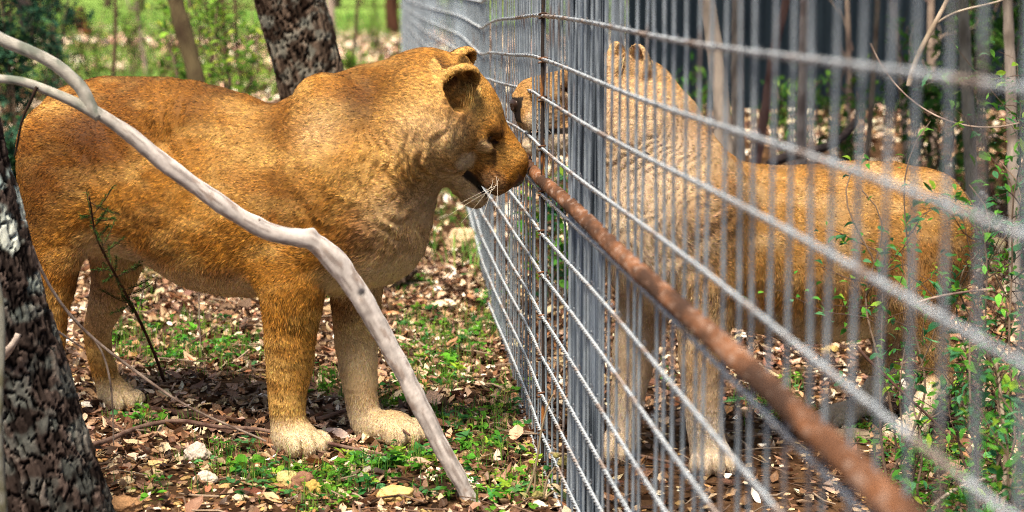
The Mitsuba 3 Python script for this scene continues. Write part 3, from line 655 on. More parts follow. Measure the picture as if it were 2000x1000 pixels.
if not ONLY or 'tree' in ONLY:
    # dark trunk close at the left, leaning
    k = thing('leaning_tree', 'dark rough-barked leaning trunk with pale lichen at the left edge, nearest the camera', 'tree')
    path = [at_y(132, 1075, 4.72), at_y(96, 950, 4.70), at_y(50, 790, 4.69), at_y(6, 645, 4.68), at_y(-32, 500, 4.68), at_y(-78, 320, 4.68), at_y(-160, 0, 4.7), at_y(-260, -400, 4.75)]
    v, f, c = barky(path, [.132, .116, .112, .110, .108, .105, .10, .095], (.016, .056), .012, ((.002, .002, .003), (.017, .0135, .013), (.070, .055, .052)), 3,
                    lichen=[(.86, .22, 1, (.30, .45, .47)), (.72, .10, 1, (.60, .68, .66)), (1.0, .15, .9, (.30, .42, .45)), (.3, .3, .25, (.3, .36, .36))], res=(.0035, .0045))
    add(f'{k}__trunk', (v, f), 'bark', smooth=True, color=c)
    m = limb_mesh([at_y(-20, 760, 4.66), at_y(5, 695, 4.565), at_y(30, 665, 4.54), at_y(36, 652, 4.54)], [.017, .015, .011, .006], 4)
    add(f'{k}__branch_stub', m, 'smooth_bark', smooth=True, color=limb_col(m[0], (.42, .38, .36), (.25, .2, .19), 5))
    k = thing('sapling', 'thin pale blurred stem at the bottom left corner beside the dark trunk', 'sapling')
    m = limb_mesh([at_y(2, 1120, 4.2), at_y(4, 950, 4.2), at_y(-2, 820, 4.2), at_y(3, 700, 4.22), at_y(-20, 500, 4.25)], [.010, .009, .008, .007, .006], 14)
    add(f'{k}__stem', m, 'smooth_bark', smooth=True, color=limb_col(m[0], (.16, .17, .16), (.10, .10, .07), 15))
    # second trunk behind the lioness
    k = thing('rough_barked_tree', 'dark furrowed tree trunk rising behind the back of the left lioness', 'tree')
    path = [at_y(735, 568, 8.5), at_y(700, 480, 8.5), at_y(650, 310, 8.5), at_y(610, 165, 8.5), at_y(590, 85, 8.5), at_y(566, 0, 8.5), at_y(500, -300, 8.55), at_y(420, -700, 8.6)]
    v, f, c = barky(path, [.19, .155, .142, .137, .135, .132, .125, .115], (.021, .085), .013, ((.003, .002, .002), (.020, .0125, .010), (.11, .085, .070)), 8,
                    lichen=[(1.15, .12, .35, (.40, .46, .44)), (.95, .1, .3, (.40, .45, .42))], res=(.007, .008))
    add(f'{k}__trunk', (v, f), 'bark', smooth=True, color=c)
    # the grey forked branch across the lioness
    k = thing('forked_branch', 'pale grey bare forked branch slanting across in front of the left lioness', 'branch')
    Yb = lambda px: 4.62 + .30 * np.clip(px / 930, 0, 1.1)
    B = lambda l: [at_y(x, y, float(Yb(x))) for x, y in l]
    main = B([(170, 204), (212, 234), (250, 260), (310, 310), (370, 355), (440, 405), (510, 445), (570, 463), (606, 470), (650, 505), (700, 572), (740, 640), (780, 712), (820, 792), (860, 870), (900, 942), (935, 1010), (950, 1045)])
    pxr = np.array([9, 13.5, 15, 16, 17, 18, 18.5, 19, 23, 21, 20.5, 20, 19.5, 19, 18, 17, 16, 15]) / (F / 4.78)
    m = limb_mesh(main, pxr, 21, 26, .17, .005); v = m[0]
    kn = at_y(612, 452, float(Yb(612)) - .01); d = np.linalg.norm(v - kn, axis=1); v = v + np.exp(-(d / .014) ** 2)[:, None] * np.array([.003, -.004, .012])
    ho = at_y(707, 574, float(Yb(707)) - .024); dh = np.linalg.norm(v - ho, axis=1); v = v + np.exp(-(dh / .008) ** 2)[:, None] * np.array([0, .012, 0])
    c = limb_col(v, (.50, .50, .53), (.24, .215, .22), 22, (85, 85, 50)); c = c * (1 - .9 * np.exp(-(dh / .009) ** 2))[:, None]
    nn = (len(v) - 2) // 26; an = np.r_[np.tile(np.arange(26) / 26 * 6.283, nn), 0, 0]; lo = np.r_[np.repeat(np.linspace(0, 1.35, nn), 26), 0, 1.35]
    q = np.stack([np.cos(an), np.sin(an), lo], 1); st = meshkit.fbm(q * [2.2, 2.2, 9], 3, 71)[:, None]; cr = meshkit.fbm(q * [7, 7, 16], 3, 73)[:, None]; pe = meshkit.fbm(q * [1.6, 1.6, 22], 3, 75)[:, None]
    c = np.array([.56, .55, .57]) * (.55 + .85 * st); c = c * (1 - .55 * smooth01(.56, .66, cr)) + np.array([.12, .09, .085]) * .55 * smooth01(.56, .66, cr); c = c * (1 - .6 * smooth01(.60, .70, pe)) + np.array([.22, .15, .12]) * .6 * smooth01(.60, .70, pe)
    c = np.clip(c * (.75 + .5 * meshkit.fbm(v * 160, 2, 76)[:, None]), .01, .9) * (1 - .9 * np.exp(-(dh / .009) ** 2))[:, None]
    tw = smooth01(at_y(300, 0, 4.7)[0], at_y(170, 0, 4.7)[0], v[:, 0])[:, None] * .75; c = c * (1 - tw) + tw * limb_col(v, (.42, .43, .42), (.20, .23, .215), 24, (40, 40, 30))
    add(f'{k}__limb', (v, m[1]), 'smooth_bark', smooth=True, color=c)
    r = np.random.default_rng(5)
    for j, i in enumerate((60, 105, 150, 186, 250, 300)):
        mp = spline(main, 330); a = mp[i]; e = np.array([r.normal(), -.7 - r.random(), .6 + .6 * r.random()]); e /= np.linalg.norm(e); h = .020 + .012 * r.random()
        q = limb_mesh([a, a + e * h * .75, a + e * h + [.004, 0, .003]], [.010, .007, .003], 300 + j, 10, .35, .004); add(f'{k}__knot', q, 'smooth_bark', smooth=True, color=limb_col(q[0], (.45, .42, .42), (.20, .16, .15), 30 + j, (85, 85, 50)))
    m = limb_mesh([at_y(-128, -30, 4.69)] + B([(-60, 25), (0, 75), (45, 95), (95, 118), (140, 152), (165, 182), (180, 214), (195, 228)]), np.array([10, 10, 11, 12, 12, 13, 13, 14, 12]) / (F / 4.62), 23, 16, .14, .008)
    add(f'{k}__fork', m, 'smooth_bark', smooth=True, color=limb_col(m[0], (.42, .43, .42), (.20, .23, .215), 24, (40, 40, 30)))
    m = limb_mesh([at_y(-118, 140, 4.69)] + B([(-60, 148), (0, 154), (35, 158), (70, 168), (110, 184), (150, 202), (195, 228)]), np.array([8, 8, 8, 8.5, 9, 9.5, 11, 12]) / (F / 4.62), 25, 16, .14, .008)
    add(f'{k}__fork', m, 'smooth_bark', smooth=True, color=limb_col(m[0], (.42, .43, .42), (.19, .23, .21), 24, (40, 40, 30)))
    m = limb_mesh([at_y(72, 170, 4.63), at_y(58, 200, 4.64), at_y(42, 240, 4.66), at_y(36, 270, 4.68), at_y(28, 305, 4.7)], [.0040, .0035, .003, .003, .002], 27, 8)
    add(f'{k}__twig', m, 'smooth_bark', smooth=True, color=limb_col(m[0], (.03, .022, .02), (.06, .04, .035), 28))
    # slender trees: (pixel path, depth, radius, colours, label)
    G1, G2, RD, DK, BR = ((.36, .33, .31), (.17, .15, .14)), ((.44, .40, .40), (.24, .20, .20)), ((.24, .15, .14), (.10, .05, .05)), ((.030, .028, .032), (.07, .06, .06)), ((.085, .042, .028), (.04, .02, .015))
    slim = [([(432, 425), (405, 270), (385, 160), (368, 95), (350, 30), (335, -40), (300, -300)], 11.2, .045, ((.12, .10, .06), (.055, .040, .028)), 'slim brown sapling leaning behind the hindquarters of the left lioness'),
            ([(1420, 520), (1414, 300), (1408, 200), (1396, 95), (1380, 0), (1350, -250)], 9.2, .038, G1, 'leftmost slim grey trunk behind the right lioness, bending left at its top'),
            ([(1446, 470), (1443, 300), (1440, 150), (1440, 0), (1436, -250)], 10.2, .030, G1, 'straight slim grey trunk second from left behind the right lioness'),
            ([(1462, 440), (1480, 300), (1497, 200), (1512, 100), (1536, 0), (1590, -250)], 10.8, .024, RD, 'reddish slim trunk leaning right behind the right lioness'),
            ([(1566, 380), (1566, 260), (1569, 150), (1573, 0), (1580, -250)], 12.2, .032, G2, 'pale slim trunk behind the middle of the back of the right lioness'),
            ([(1680, 420), (1694, 300), (1704, 170), (1712, 40), (1716, -200)], 11.0, .014, ((.30, .26, .22), (.17, .13, .11)), 'very thin stem behind the hindquarters of the right lioness'),
            ([(90, 82), (62, 60), (52, 20), (50, -30), (40, -200)], 44, .20, DK, 'distant dark trunk at the upper left beside the juniper'),
            ([(770, 70), (766, 40), (765, 0), (763, -200)], 46, .13, BR, 'distant brown trunk just left of the fence end'),
            ([(650, 84), (647, 40), (645, 0), (642, -200)], 41, .07, ((.42, .36, .32), (.28, .22, .2)), 'distant pale thin trunk right of the furrowed trunk'),
            ([(1985, 620), (1978, 300), (1968, 0), (1955, -250)], 8.2, .022, G1, 'slim grey trunk at the right edge behind the leafy bush'),
            ([(1905, 500), (1893, 250), (1880, 0), (1870, -250)], 9.8, .030, ((.19, .2, .2), (.10, .10, .1)), 'grey trunk behind the rump of the right lioness')]
    for i, (px, Y, r, (ca, cb), lab) in enumerate(slim):
        k = thing('slender_tree', lab, 'tree')
        m = limb_mesh([at_y(x, y, Y) for x, y in px], np.linspace(r * 1.15, r * .85, 5), 40 + i, 16, .14, .03 if Y < 20 else .2)
        add(f'{k}__trunk', m, 'smooth_bark', smooth=True, color=limb_col(m[0], ca, cb, 60 + i, (14, 14, 9)))
    r = np.random.default_rng(31)
    for i, (px, Y, r0, lean, lab) in enumerate([(215, 20, .022, .1, 'thin stem behind the rump of the left lioness, left of the leaning sapling'), (105, 24, .03, -.15, 'thin dark stem beside the thin juniper at upper left'), (445, 15, .016, .05, 'thin dark stem just right of the slim brown sapling'), (482, 17, .018, -.1, 'second thin dark stem right of the slim brown sapling'), (418, 22, .03, .3, 'leaning thin stem behind the slim brown sapling'),
                              (300, 27, .03, -.7, 'strongly leaning pale stem in the background at upper left'), (690, 30, .03, .1, 'thin stem in the background right of the furrowed trunk'), (1640, 14, .02, .05, 'thin grey stem in front of the dark shed, right of its middle'), (1760, 13, .022, -.1, 'grey stem in front of the right end of the dark shed'), (1822, 15, .03, .05, 'grey stem just right of the dark shed')]):
        b = at_y(px, 300, Y); b[2] = -.05; k = thing('thin_stem', lab, 'sapling'); H = 2.3
        q = [b + np.array([lean * t * H * .3 + .05 * np.sin(4 * t + i), .1 * t, H * t]) for t in np.linspace(0, 1, 6)]
        m = MB(); cc = [((.10, .07, .05), (.05, .035, .03)), ((.30, .25, .22), (.16, .12, .11))][px in (300, 1640, 1760, 1822)]
        v, f = limb_mesh(q, [r0, r0 * .6], 130 + i, 9, .15, .05); m.put(v, f, limb_col(v, *cc, i, (9, 9, 6))); sq = spline(q, 30)
        for j in range(14):
            a = int(r.integers(6, 29)); d = np.array([r.normal(), .5 * r.normal(), .5 + .5 * r.random()]); d /= np.linalg.norm(d); L = r.uniform(.2, .6)
            tw = spline(np.array([sq[a] + d * L * t + r.normal(0, .03, 3) * (t > 0) for t in np.linspace(0, 1, 5)]), 9); v, f = tube(tw, np.linspace(r0 * .32, r0 * .1, 9), 5); m.put(v, f, cc[j % 2])
        add(f'{k}__trunk', m.mesh(), 'smooth_bark', smooth=True, color=m.color())
    k = thing('broken_stump', 'brown broken snag standing in the meadow at the upper left', 'stump')
    m = limb_mesh([at_y(172, 72, 45), at_y(160, 48, 45), at_y(152, 15, 45)], [.16, .15, .13], 77, 16, .35, .1)
    add(f'{k}__trunk', m, 'smooth_bark', smooth=True, color=limb_col(m[0], (.17, .065, .035), (.05, .02, .015), 78, (3, 3, 2)))
    for pts, r, cc, lab in [
        ([(1503, 322, 9.0), (1560, 300, 9.1), (1610, 288, 9.2), (1645, 268, 9.3), (1672, 236, 9.4)], .024, ((.02, .018, .022), (.05, .04, .045)), 'dark crooked fallen bough behind the back of the right lioness'),
        ([(1775, 168, 4.75), (1800, 95, 4.75), (1832, 35, 4.75), (1862, -30, 4.75)], .0068, ((.50, .44, .38), (.30, .25, .2)), 'pale bare branch slanting up at the top right'),
        ([(1832, 44, 4.75), (1880, 20, 4.72), (1930, 8, 4.7), (1990, -16, 4.7)], .0026, ((.5, .45, .4), (.3, .25, .2)), 'pale thin twig reaching right from the slanting branch'),
        ([(1672, 676, 4.9), (1740, 745, 4.85), (1800, 800, 4.8), (1850, 850, 4.8)], .0042, ((.10, .06, .05), (.05, .03, .03)), 'dark straight twig in front of the hind legs of the right lioness'),
        ([(1780, 595, 4.8), (1850, 576, 4.75), (1940, 565, 4.7)], .0034, ((.35, .28, .25), (.15, .1, .1)), 'brown twig across the leaves at the right'),
        ([(1825, 985, 4.5), (1880, 950, 4.5), (1950, 930, 4.5)], .0045, ((.55, .5, .45), (.35, .3, .28)), 'pale twig low among the leaves at bottom right'),
        ([(1956, 1000, 4.6), (1963, 880, 4.6), (1955, 780, 4.6), (1945, 700, 4.6)], .0055, ((.5, .44, .36), (.3, .22, .18)), 'tan upright twig among the leaves at bottom right'),
        ([(1700, 85, 5.2), (1745, 160, 5.2), (1850, 235, 5.1), (1990, 240, 5.0)], .0024, ((.4, .33, .3), (.2, .15, .14)), 'thin grey twig crossing the wires at the upper right')]:
        k = thing('bare_branch' if r > .006 else 'bare_twig', lab, 'branch' if r > .006 else 'twig')
        m = limb_mesh([at_y(*q) for q in pts], np.linspace(r, r * .7, 4), int(pts[0][0]), 8)
        add(k, m, 'smooth_bark', smooth=True, color=limb_col(m[0], *cc, int(pts[0][1])), label=lab, cat='branch' if r > .006 else 'twig')
    # sticks on the ground at the left
    def stick(pts, r, cc, lab, lift=.012, name='fallen_stick'):
        k = numbered(name); q = []
        for p in pts: g = gterr(p[0], p[1]); q.append(g + [0, 0, lift + (p[2] if len(p) > 2 else 0)])
        m = limb_mesh(q, np.linspace(r, r * .55, 5), int(pts[0][1]), 9, .2)
        add(k, m, 'smooth_bark', smooth=True, color=limb_col(m[0], *cc, int(pts[0][0]) + 3), label=lab, cat='stick')
    S1, S2 = ((.20, .14, .12), (.09, .05, .045)), ((.12, .075, .06), (.05, .03, .027))
    stick([(185, 888), (240, 868), (300, 848), (345, 842), (420, 853), (500, 858), (540, 866), (610, 880), (680, 895), (770, 913)], .0075, S1, 'long thin bent stick lying in front of the near forepaw of the left lioness', .03)
    stick([(165, 795), (250, 800), (340, 812), (420, 822), (500, 832)], .013, S2, 'dark stick lying just behind the dark leaning trunk', .010)
    stick([(165, 808), (220, 838), (255, 855), (300, 862)], .008, S2, 'short dark stick running down to the long bent stick', .012)
    stick([(300, 818), (380, 838), (470, 850), (560, 862)], .007, S2, 'dark stick lying between the two left sticks', .01)
    stick([(618, 852), (665, 838), (712, 829), (735, 838), (770, 862), (800, 885)], .006, S1, 'arched twig lying across the far forepaw of the left lioness', .05)
    stick([(760, 545), (820, 528), (890, 525)], .010, ((.45, .33, .25), (.3, .2, .15)), 'tan stick lying on the leaves behind the chest of the left lioness', .012)
    stick([(345, 700), (420, 650), (470, 610)], .004, S2, 'thin dark twig lying under the belly of the left lioness', .02)
    stick([(1185, 880), (1300, 905), (1420, 930)], .006, S1, 'thin stick lying by the forepaws of the right lioness', .006)
    stick([(1640, 862), (1675, 856), (1715, 858)], .030, ((.30, .25, .2), (.14, .11, .09)), 'short log lying under the hind paws of the right lioness', .010, 'small_log')
    # juniper seedling and bare shoot in front of the hind legs
    k = thing('juniper_seedling', 'dark thin juniper stem with needle sprigs in front of the hind legs at left', 'plant')
    st = [at_y(x, y, Y) for x, y, Y in ((325, 760, 6.35), (305, 700, 6.2), (272, 625, 6.0), (238, 560, 5.8), (208, 505, 5.62), (186, 455, 5.5), (180, 420, 5.42), (174, 385, 5.36))]
    m = limb_mesh(st, [.0058, .005, .0045, .003, .002], 91, 8); add(f'{k}__stem', m, 'smooth_bark', smooth=True, color=limb_col(m[0], (.05, .025, .02), (.09, .05, .04), 92))
    r = np.random.default_rng(9); nd = MB(); tw = MB(); sp_ = spline(st, 60)
    for j in range(30):
        i = int(r.integers(24, 59)); d = r.normal(0, 1, 3) * [1, .5, .7]; d /= np.linalg.norm(d); L = .03 + .07 * r.random()
        q = np.array([sp_[i] + d * L * t + np.array([0, 0, .02]) * t * t for t in np.linspace(0, 1, 6)]); tw.put(*tube(q, [.0013] * 5 + [.0005], 4), (.05, .03, .02))
        for t in np.linspace(.2, 1, 16):
            p = q[0] + (q[-1] - q[0]) * t
            for s in range(3):
                e = d * .8 + r.normal(0, .6, 3); e /= np.linalg.norm(e); sd = np.cross(e, r.normal(0, 1, 3)); sd /= np.linalg.norm(sd)
                nd.put([p - sd * .0012, p + sd * .0012, p + e * (.009 + .008 * r.random())], [[0, 1, 2]], np.array([.035, .085, .022]) * (.5 + r.random()))
    add(f'{k}__twigs', tw.mesh(), 'smooth_bark', color=tw.color(), smooth=True, kind='stuff'); add(f'{k}__needles', nd.mesh(), 'bark', color=nd.color(), kind='stuff')
    for pts, r0, lab in [([(62, 480), (98, 560), (165, 645), (255, 718), (360, 790), (440, 828), (520, 862)], .0042, 'long bare grey shoot bowing down in front of the hind legs at left'),
                    ([(165, 645), (200, 690), (214, 740), (220, 800), (222, 870)], .0030, 'thin bare shoot hanging down beside the dark trunk'),
                    ([(110, 645), (135, 662), (162, 680)], .0030, 'short pale shoot beside the dark trunk'),
                    ([(388, 560), (390, 640), (396, 712)], .0028, 'thin upright stem beneath the belly of the left lioness'),
                    ([(282, 545), (275, 590), (262, 625)], .0028, 'short upright stem behind the far hind leg of the left lioness')]:
        Yq = 5.02 if pts[0][0] < 260 else 6.7
        m = limb_mesh([at_y(x, y, Yq + .0 * i) for i, (x, y) in enumerate(pts)], [r0, r0 * .9, r0 * .6], int(pts[0][1]) + 5, 7)
        add(numbered('bare_shoot'), m, 'smooth_bark', smooth=True, color=limb_col(m[0], (.30, .25, .22), (.12, .09, .08), 5), label=lab, cat='shoot')
    # shed: grey planks on the left, dark corrugated sheets beside them
    def navy(p, n, uv):
        a = mikit.fbm(p.x * 3, p.y * 3, p.z * 1.2, 3); return mikit.mix((.006, .010, .018), (.022, .036, .052), a)
    diffuse('dark_sheet', proc(navy))
    k = thing('shed', 'dark shed of corrugated sheets with grey planks on its left, behind the right lioness', 'shed')
    Ysh = 20.5; xl = lambda px: float(at_y(px, 200, Ysh)[0])
    edges = np.linspace(xl(1008), xl(1222), 8); r = np.random.default_rng(4)
    for a, b in zip(edges[:-1], edges[1:]):
        bx = trimesh.creation.box([b - a - .012, .03 + .012 * r.random(), 2.5]); bx.apply_translation([(a + b) / 2, Ysh + r.normal(0, .006), 1.2 + r.normal(0, .02)])
        add(f'{k}__plank', bx, 'weathered_wood')
    x0, pw = xl(1223), .82
    for i in range(5):
        xx = np.arange(0, pw + 1e-6, .0125); ph = (xx / .1) % 1; dep = .028 * (smooth01(.0, .2, ph) - smooth01(.5, .7, ph))
        a = np.stack([x0 + i * (pw - .02) + xx, Ysh - dep + .003 * i, np.full_like(xx, -.05)], 1); b = a + [0, 0, 2.5]
        n = len(xx); j = np.arange(n - 1); f = np.stack([j, j + 1, n + j + 1, n + j], 1)
        v = np.vstack([a, b, a + [0, .004, 0], b + [0, .004, 0]]); f2 = f[:, ::-1] + 2 * n
        add(f'{k}__corrugated_panel', (v, np.vstack([f, f2])), 'dark_sheet')
    rf = trimesh.creation.box([x0 + 5 * pw - xl(1008) + .3, 3.2, .05]); rf.apply_translation([(x0 + 5 * pw + xl(1008)) / 2, Ysh + 1.4, 2.5]); add(f'{k}__roof', rf, 'dark_sheet')
# ---------------------------------------------------------------- what lies and grows on the ground
princ('dry_leaf', VC, 0.55, 0.35)
scene['green_leaf'] = {'type': 'principledthin', 'base_color': VC, 'roughness': 0.5, 'diff_trans': 0.7, 'spec_trans': 0.0}
diffuse('stone', VC)
diffuse('wood_chip', VC)
def leaves(P, yaw, pitch, roll, L, Wd, curlL, curlW, col, nt=5, lobes=0.0, shape=.8, tipcol=None, r=None):
    """N curled leaves as one mesh: blades of nt stations, three points wide"""
    N = len(P); t = np.linspace(0, 1, nt)
    wdt = np.sin(np.pi * np.clip(t, .02, .985) ** shape); 
    if lobes: wdt = wdt * (1 + lobes * np.cos(np.arange(nt) * np.pi))
    X = (t[None, :] - .5) * L[:, None]
    c = np.array([-1, 0, 1])
    x = np.repeat(X[:, :, None], 3, 2); y = wdt[None, :, None] * c[None, None, :] * Wd[:, None, None] / 2
    z = curlL[:, None, None] * L[:, None, None] * ((t[None, :, None] - .5) ** 2 * 4) + curlW[:, None, None] * Wd[:, None, None] * np.abs(c)[None, None, :] * wdt[None, :, None]
    v = np.stack(np.broadcast_arrays(x, y, z), -1).reshape(N, -1, 3)
    cy, sy, cp_, sp_, cr, sr = np.cos(yaw), np.sin(yaw), np.cos(pitch), np.sin(pitch), np.cos(roll), np.sin(roll)
    o = np.zeros(N); i1 = np.ones(N)
    Rz = np.stack([np.stack([cy, -sy, o], 1), np.stack([sy, cy, o], 1), np.stack([o, o, i1], 1)], 1)
    Ry = np.stack([np.stack([cp_, o, sp_], 1), np.stack([o, i1, o], 1), np.stack([-sp_, o, cp_], 1)], 1)
    Rx = np.stack([np.stack([i1, o, o], 1), np.stack([o, cr, -sr], 1), np.stack([o, sr, cr], 1)], 1)
    v = np.einsum('nij,nkj->nki', Rz @ Ry @ Rx, v) + P[:, None]
    k = np.arange(nt - 1)[:, None] * 3; f = np.vstack([np.hstack([k, k + 3, k + 4, k + 1]), np.hstack([k + 1, k + 4, k + 5, k + 2])])
    f = np.vstack([f[:, [0, 1, 2]], f[:, [0, 2, 3]]])
    m = nt * 3; F_ = (f[None] + (np.arange(N) * m)[:, None, None]).reshape(-1, 3)
    C = np.repeat(col[:, None, :], m, 1); shade = (1 + .25 * (np.abs(c)[None, :] - .5) * np.ones((nt, 1))).reshape(-1)
    return v.reshape(-1, 3), F_, np.clip(C * shade[None, :, None], .004, .92).reshape(-1, 3)
def pick(r, n, pal, w):
    pal = np.array(pal); i = r.choice(len(pal), n, p=np.array(w) / np.sum(w)); return pal[i] * np.exp(r.normal(0, .22, (n, 1))) * (1 + .05 * r.normal(size=(n, 3)))
def litter(r, n, x0, x1, y0, y1, size, nt, keep, pal, w):
    P = np.stack([r.uniform(x0, x1, n), r.uniform(y0, y1, n)], 1)
    px = 1000 + F * P[:, 0] / P[:, 1]; P = P[(px > -420) & (px < 2500)]
    P = P[r.random(len(P)) < keep(P[:, 0], P[:, 1])]; n = len(P)
    z = terrain(P[:, 0], P[:, 1]); L = size * np.exp(r.normal(-.05, .34, n)) * (1 + .0 * z)
    P3 = np.stack([P[:, 0], P[:, 1], z + .004 + .018 * r.random(n) ** 1.5 * (size / .055)], 1)
    return leaves(P3, r.uniform(0, 6.28, n), r.normal(0, .42, n), r.normal(0, .46, n), L, L * r.uniform(.34, .66, n), r.normal(.10, .13, n), r.normal(.12, .22, n), pick(r, n, pal, w), nt)
def rightside(x, y): return smooth01(-.02, .06, x - fence_x(np.clip(y, 0, 40)))
LEAFPAL = [(.58, .45, .32), (.84, .75, .62), (.33, .215, .13), (.15, .082, .050), (.055, .030, .020), (.36, .18, .09), (.22, .135, .10)]
def clump(a, b, k, s=31): return meshkit.fbm(np.stack([a * k, b * k, 0 * a], -1), 3, s)
if not ONLY or 'litter' in ONLY:
    r = np.random.default_rng(100)
    def kn(x, y):
        base = .55 + .45 * smooth01(.36, .56, clump(x, y, 1.6))
        gravel = smooth01(5.55, 5.2, y) * smooth01(-.35, -.6, x)
        under = rightside(x, y) * smooth01(6.6, 5.6, y) * smooth01(1.3, .7, x)
        return base * (1 - .65 * gravel) * (1 - .80 * under)
    for nm, a in (('leaf_litter', (66000, -2.4, 3.2, 4.3, 9.5, .034, 4, kn, LEAFPAL, [16, 6, 22, 24, 20, 5, 9])),):
        v, f, c = litter(r, *a); 
        v2, f2, c2 = litter(r, 24000, -5, 6, 9.5, 20, .060, 4, lambda x, y: .25 + .75 * smooth01(.42, .55, clump(x, y, .7)), LEAFPAL, [26, 24, 18, 10, 5, 6, 8])
        v3, f3, c3 = litter(r, 22000, -16, 16, 20, 62, .17, 3, lambda x, y: smooth01(.44, .56, clump(x, y, .22, 33)) * .9 + .05, [(.66, .50, .40), (.85, .74, .62), (.46, .30, .22), (.60, .42, .34)], [30, 30, 15, 20])
        add(nm, (np.vstack([v, v2, v3]), np.vstack([f, f2 + len(v), f3 + len(v) + len(v2)])), 'dry_leaf', color=np.vstack([c, c2, c3]), smooth=True, kind='stuff', label='dry fallen leaves, tan, pink-brown and dark, covering the woodland floor', cat='leaves')
    # chips and small gravel of the bare patch bottom left, crumbs of bark and soil elsewhere
    n = 14000; P = np.stack([r.uniform(-1.6, 2.0, n), r.uniform(4.5, 7.5, n)], 1)
    g = smooth01(5.75, 5.3, P[:, 1]) * smooth01(-.25, -.55, P[:, 0]); P = P[r.random(n) < .16 + .84 * g]; n = len(P)
    ico = trimesh.creation.icosphere(0); S = .006 * np.exp(r.normal(0, .45, n)); A = r.uniform(0, 6.28, n)
    iv = ico.vertices[None] * (1 + .3 * r.normal(size=(n, len(ico.vertices), 1)) * .5) * (S[:, None] * np.stack([r.uniform(.8, 2.0, n), r.uniform(.6, 1.2, n), r.uniform(.35, .7, n)], 1))[:, None]
    c_, s_ = np.cos(A)[:, None], np.sin(A)[:, None]
    v = np.stack([iv[..., 0] * c_ - iv[..., 1] * s_, iv[..., 0] * s_ + iv[..., 1] * c_, iv[..., 2]], -1) + np.stack([P[:, 0], P[:, 1], terrain(P[:, 0], P[:, 1]) + .003], 1)[:, None]
    f = (ico.faces[None] + (np.arange(n) * len(ico.vertices))[:, None, None]).reshape(-1, 3)
    c = np.repeat(pick(r, n, [(.55, .38, .18), (.70, .55, .34), (.34, .20, .10), (.16, .08, .05), (.78, .70, .58)], [30, 22, 26, 20, 3])[:, None], len(ico.vertices), 1).reshape(-1, 3)
    add('gravel', (v.reshape(-1, 3), f), 'stone', color=np.clip(c, .01, .9), kind='stuff', label='small tan chips and gravel on the bare soil', cat='gravel')
    tm = MB(); n = 900; xs_ = r.uniform(-1.5, 1.6, n); ys_ = r.uniform(4.6, 9, n)
    for x, y in zip(xs_, ys_):
        a = r.uniform(0, 6.28); L = r.uniform(.03, .16); d = np.array([np.cos(a), np.sin(a), r.normal(0, .08)]); p = np.array([x, y, float(terrain(x, y)) + .012 + .012 * r.random()])
        q = np.array([p - d * L / 2, p + r.normal(0, .006, 3), p + d * L / 2]); tm.put(*tube(q, np.array([.0012, .0015, .0008]) * (1 + 1.5 * r.random()), 5), np.array([(.16, .11, .085), (.30, .24, .19), (.06, .04, .03)][int(r.integers(3))]) * (.7 + .6 * r.random()))
    add('twig_litter', tm.mesh(), 'smooth_bark', smooth=True, color=tm.color(), kind='stuff', label='small broken twigs scattered through the fallen leaves', cat='twigs')
    # grass and small broad-leaved weeds in patches: (pixel x, y, half widths in pixels, weeds, blades)
    patches = [(440, 690, 110, 40, 60, 160), (370, 650, 70, 26, 30, 90), (330, 700, 60, 30, 25, 60), (255, 668, 45, 40, 25, 120), (560, 940, 90, 16, 30, 30), (650, 930, 60, 16, 40, 30), (730, 915, 70, 18, 56, 40), (805, 905, 70, 20, 44, 40),
               (865, 735, 80, 36, 50, 160), (905, 665, 70, 40, 50, 160), (835, 640, 70, 30, 36, 130), (962, 610, 40, 60, 30, 90), (770, 780, 70, 30, 30, 80), (950, 885, 60, 50, 46, 60), (430, 900, 90, 24, 30, 60), (490, 925, 70, 20, 20, 40), (600, 985, 90, 22, 28, 30),
               (880, 822, 80, 30, 40, 70), (310, 835, 60, 18, 22, 30), (250, 795, 50, 24, 20, 30), (858, 372, 60, 26, 40, 200), (880, 420, 40, 20, 14, 60), (640, 760, 40, 30, 10, 50), (980, 800, 40, 40, 26, 60), (1020, 960, 60, 40, 40, 30), (900, 960, 60, 30, 30, 30), (700, 960, 60, 24, 18, 20), (330, 960, 80, 20, 10, 20),
               (1480, 790, 50, 26, 20, 70), (1560, 805, 50, 22, 20, 40), (1700, 850, 60, 26, 30, 40), (1790, 905, 90, 40, 60, 60), (1910, 940, 110, 60, 90, 60), (1600, 662, 70, 20, 30, 60), (1540, 760, 50, 20, 14, 40), (1960, 860, 60, 60, 50, 60), (1300, 740, 60, 30, 6, 10), (930, 500, 30, 40, 10, 40), (800, 560, 50, 24, 14, 50), (560, 590, 60, 14, 16, 40), (290, 560, 20, 30, 10, 40), (800, 690, 60, 30, 22, 60)]
    PW, LW, CW, PB = [], [], [], []
    for px, py, rx, ry, nw, nb in patches:
        for kind, n in ((0, int(nw * .62)), (1, int(nb * .42))):
            q = np.array([gterr(px + a * rx, min(py + b * ry, 1060)) for a, b in zip(r.normal(0, .55, n), r.normal(0, .55, n))]) if n else np.zeros((0, 3))
            (PW if kind == 0 else PB).append(q)
    PW, PB = np.vstack(PW), np.vstack(PB)
    # a weed: four to eight small leaves round a short stem
    k = r.integers(4, 9, len(PW)); base = np.repeat(PW, k, 0); n = len(base); hgt = np.repeat(r.uniform(.006, .045, len(PW)), k) * r.uniform(.5, 1.1, n)
    ang = r.uniform(0, 6.28, n); rad = r.uniform(.008, .028, n); L = np.repeat(r.uniform(.016, .030, len(PW)), k) * np.exp(r.normal(0, .2, n))
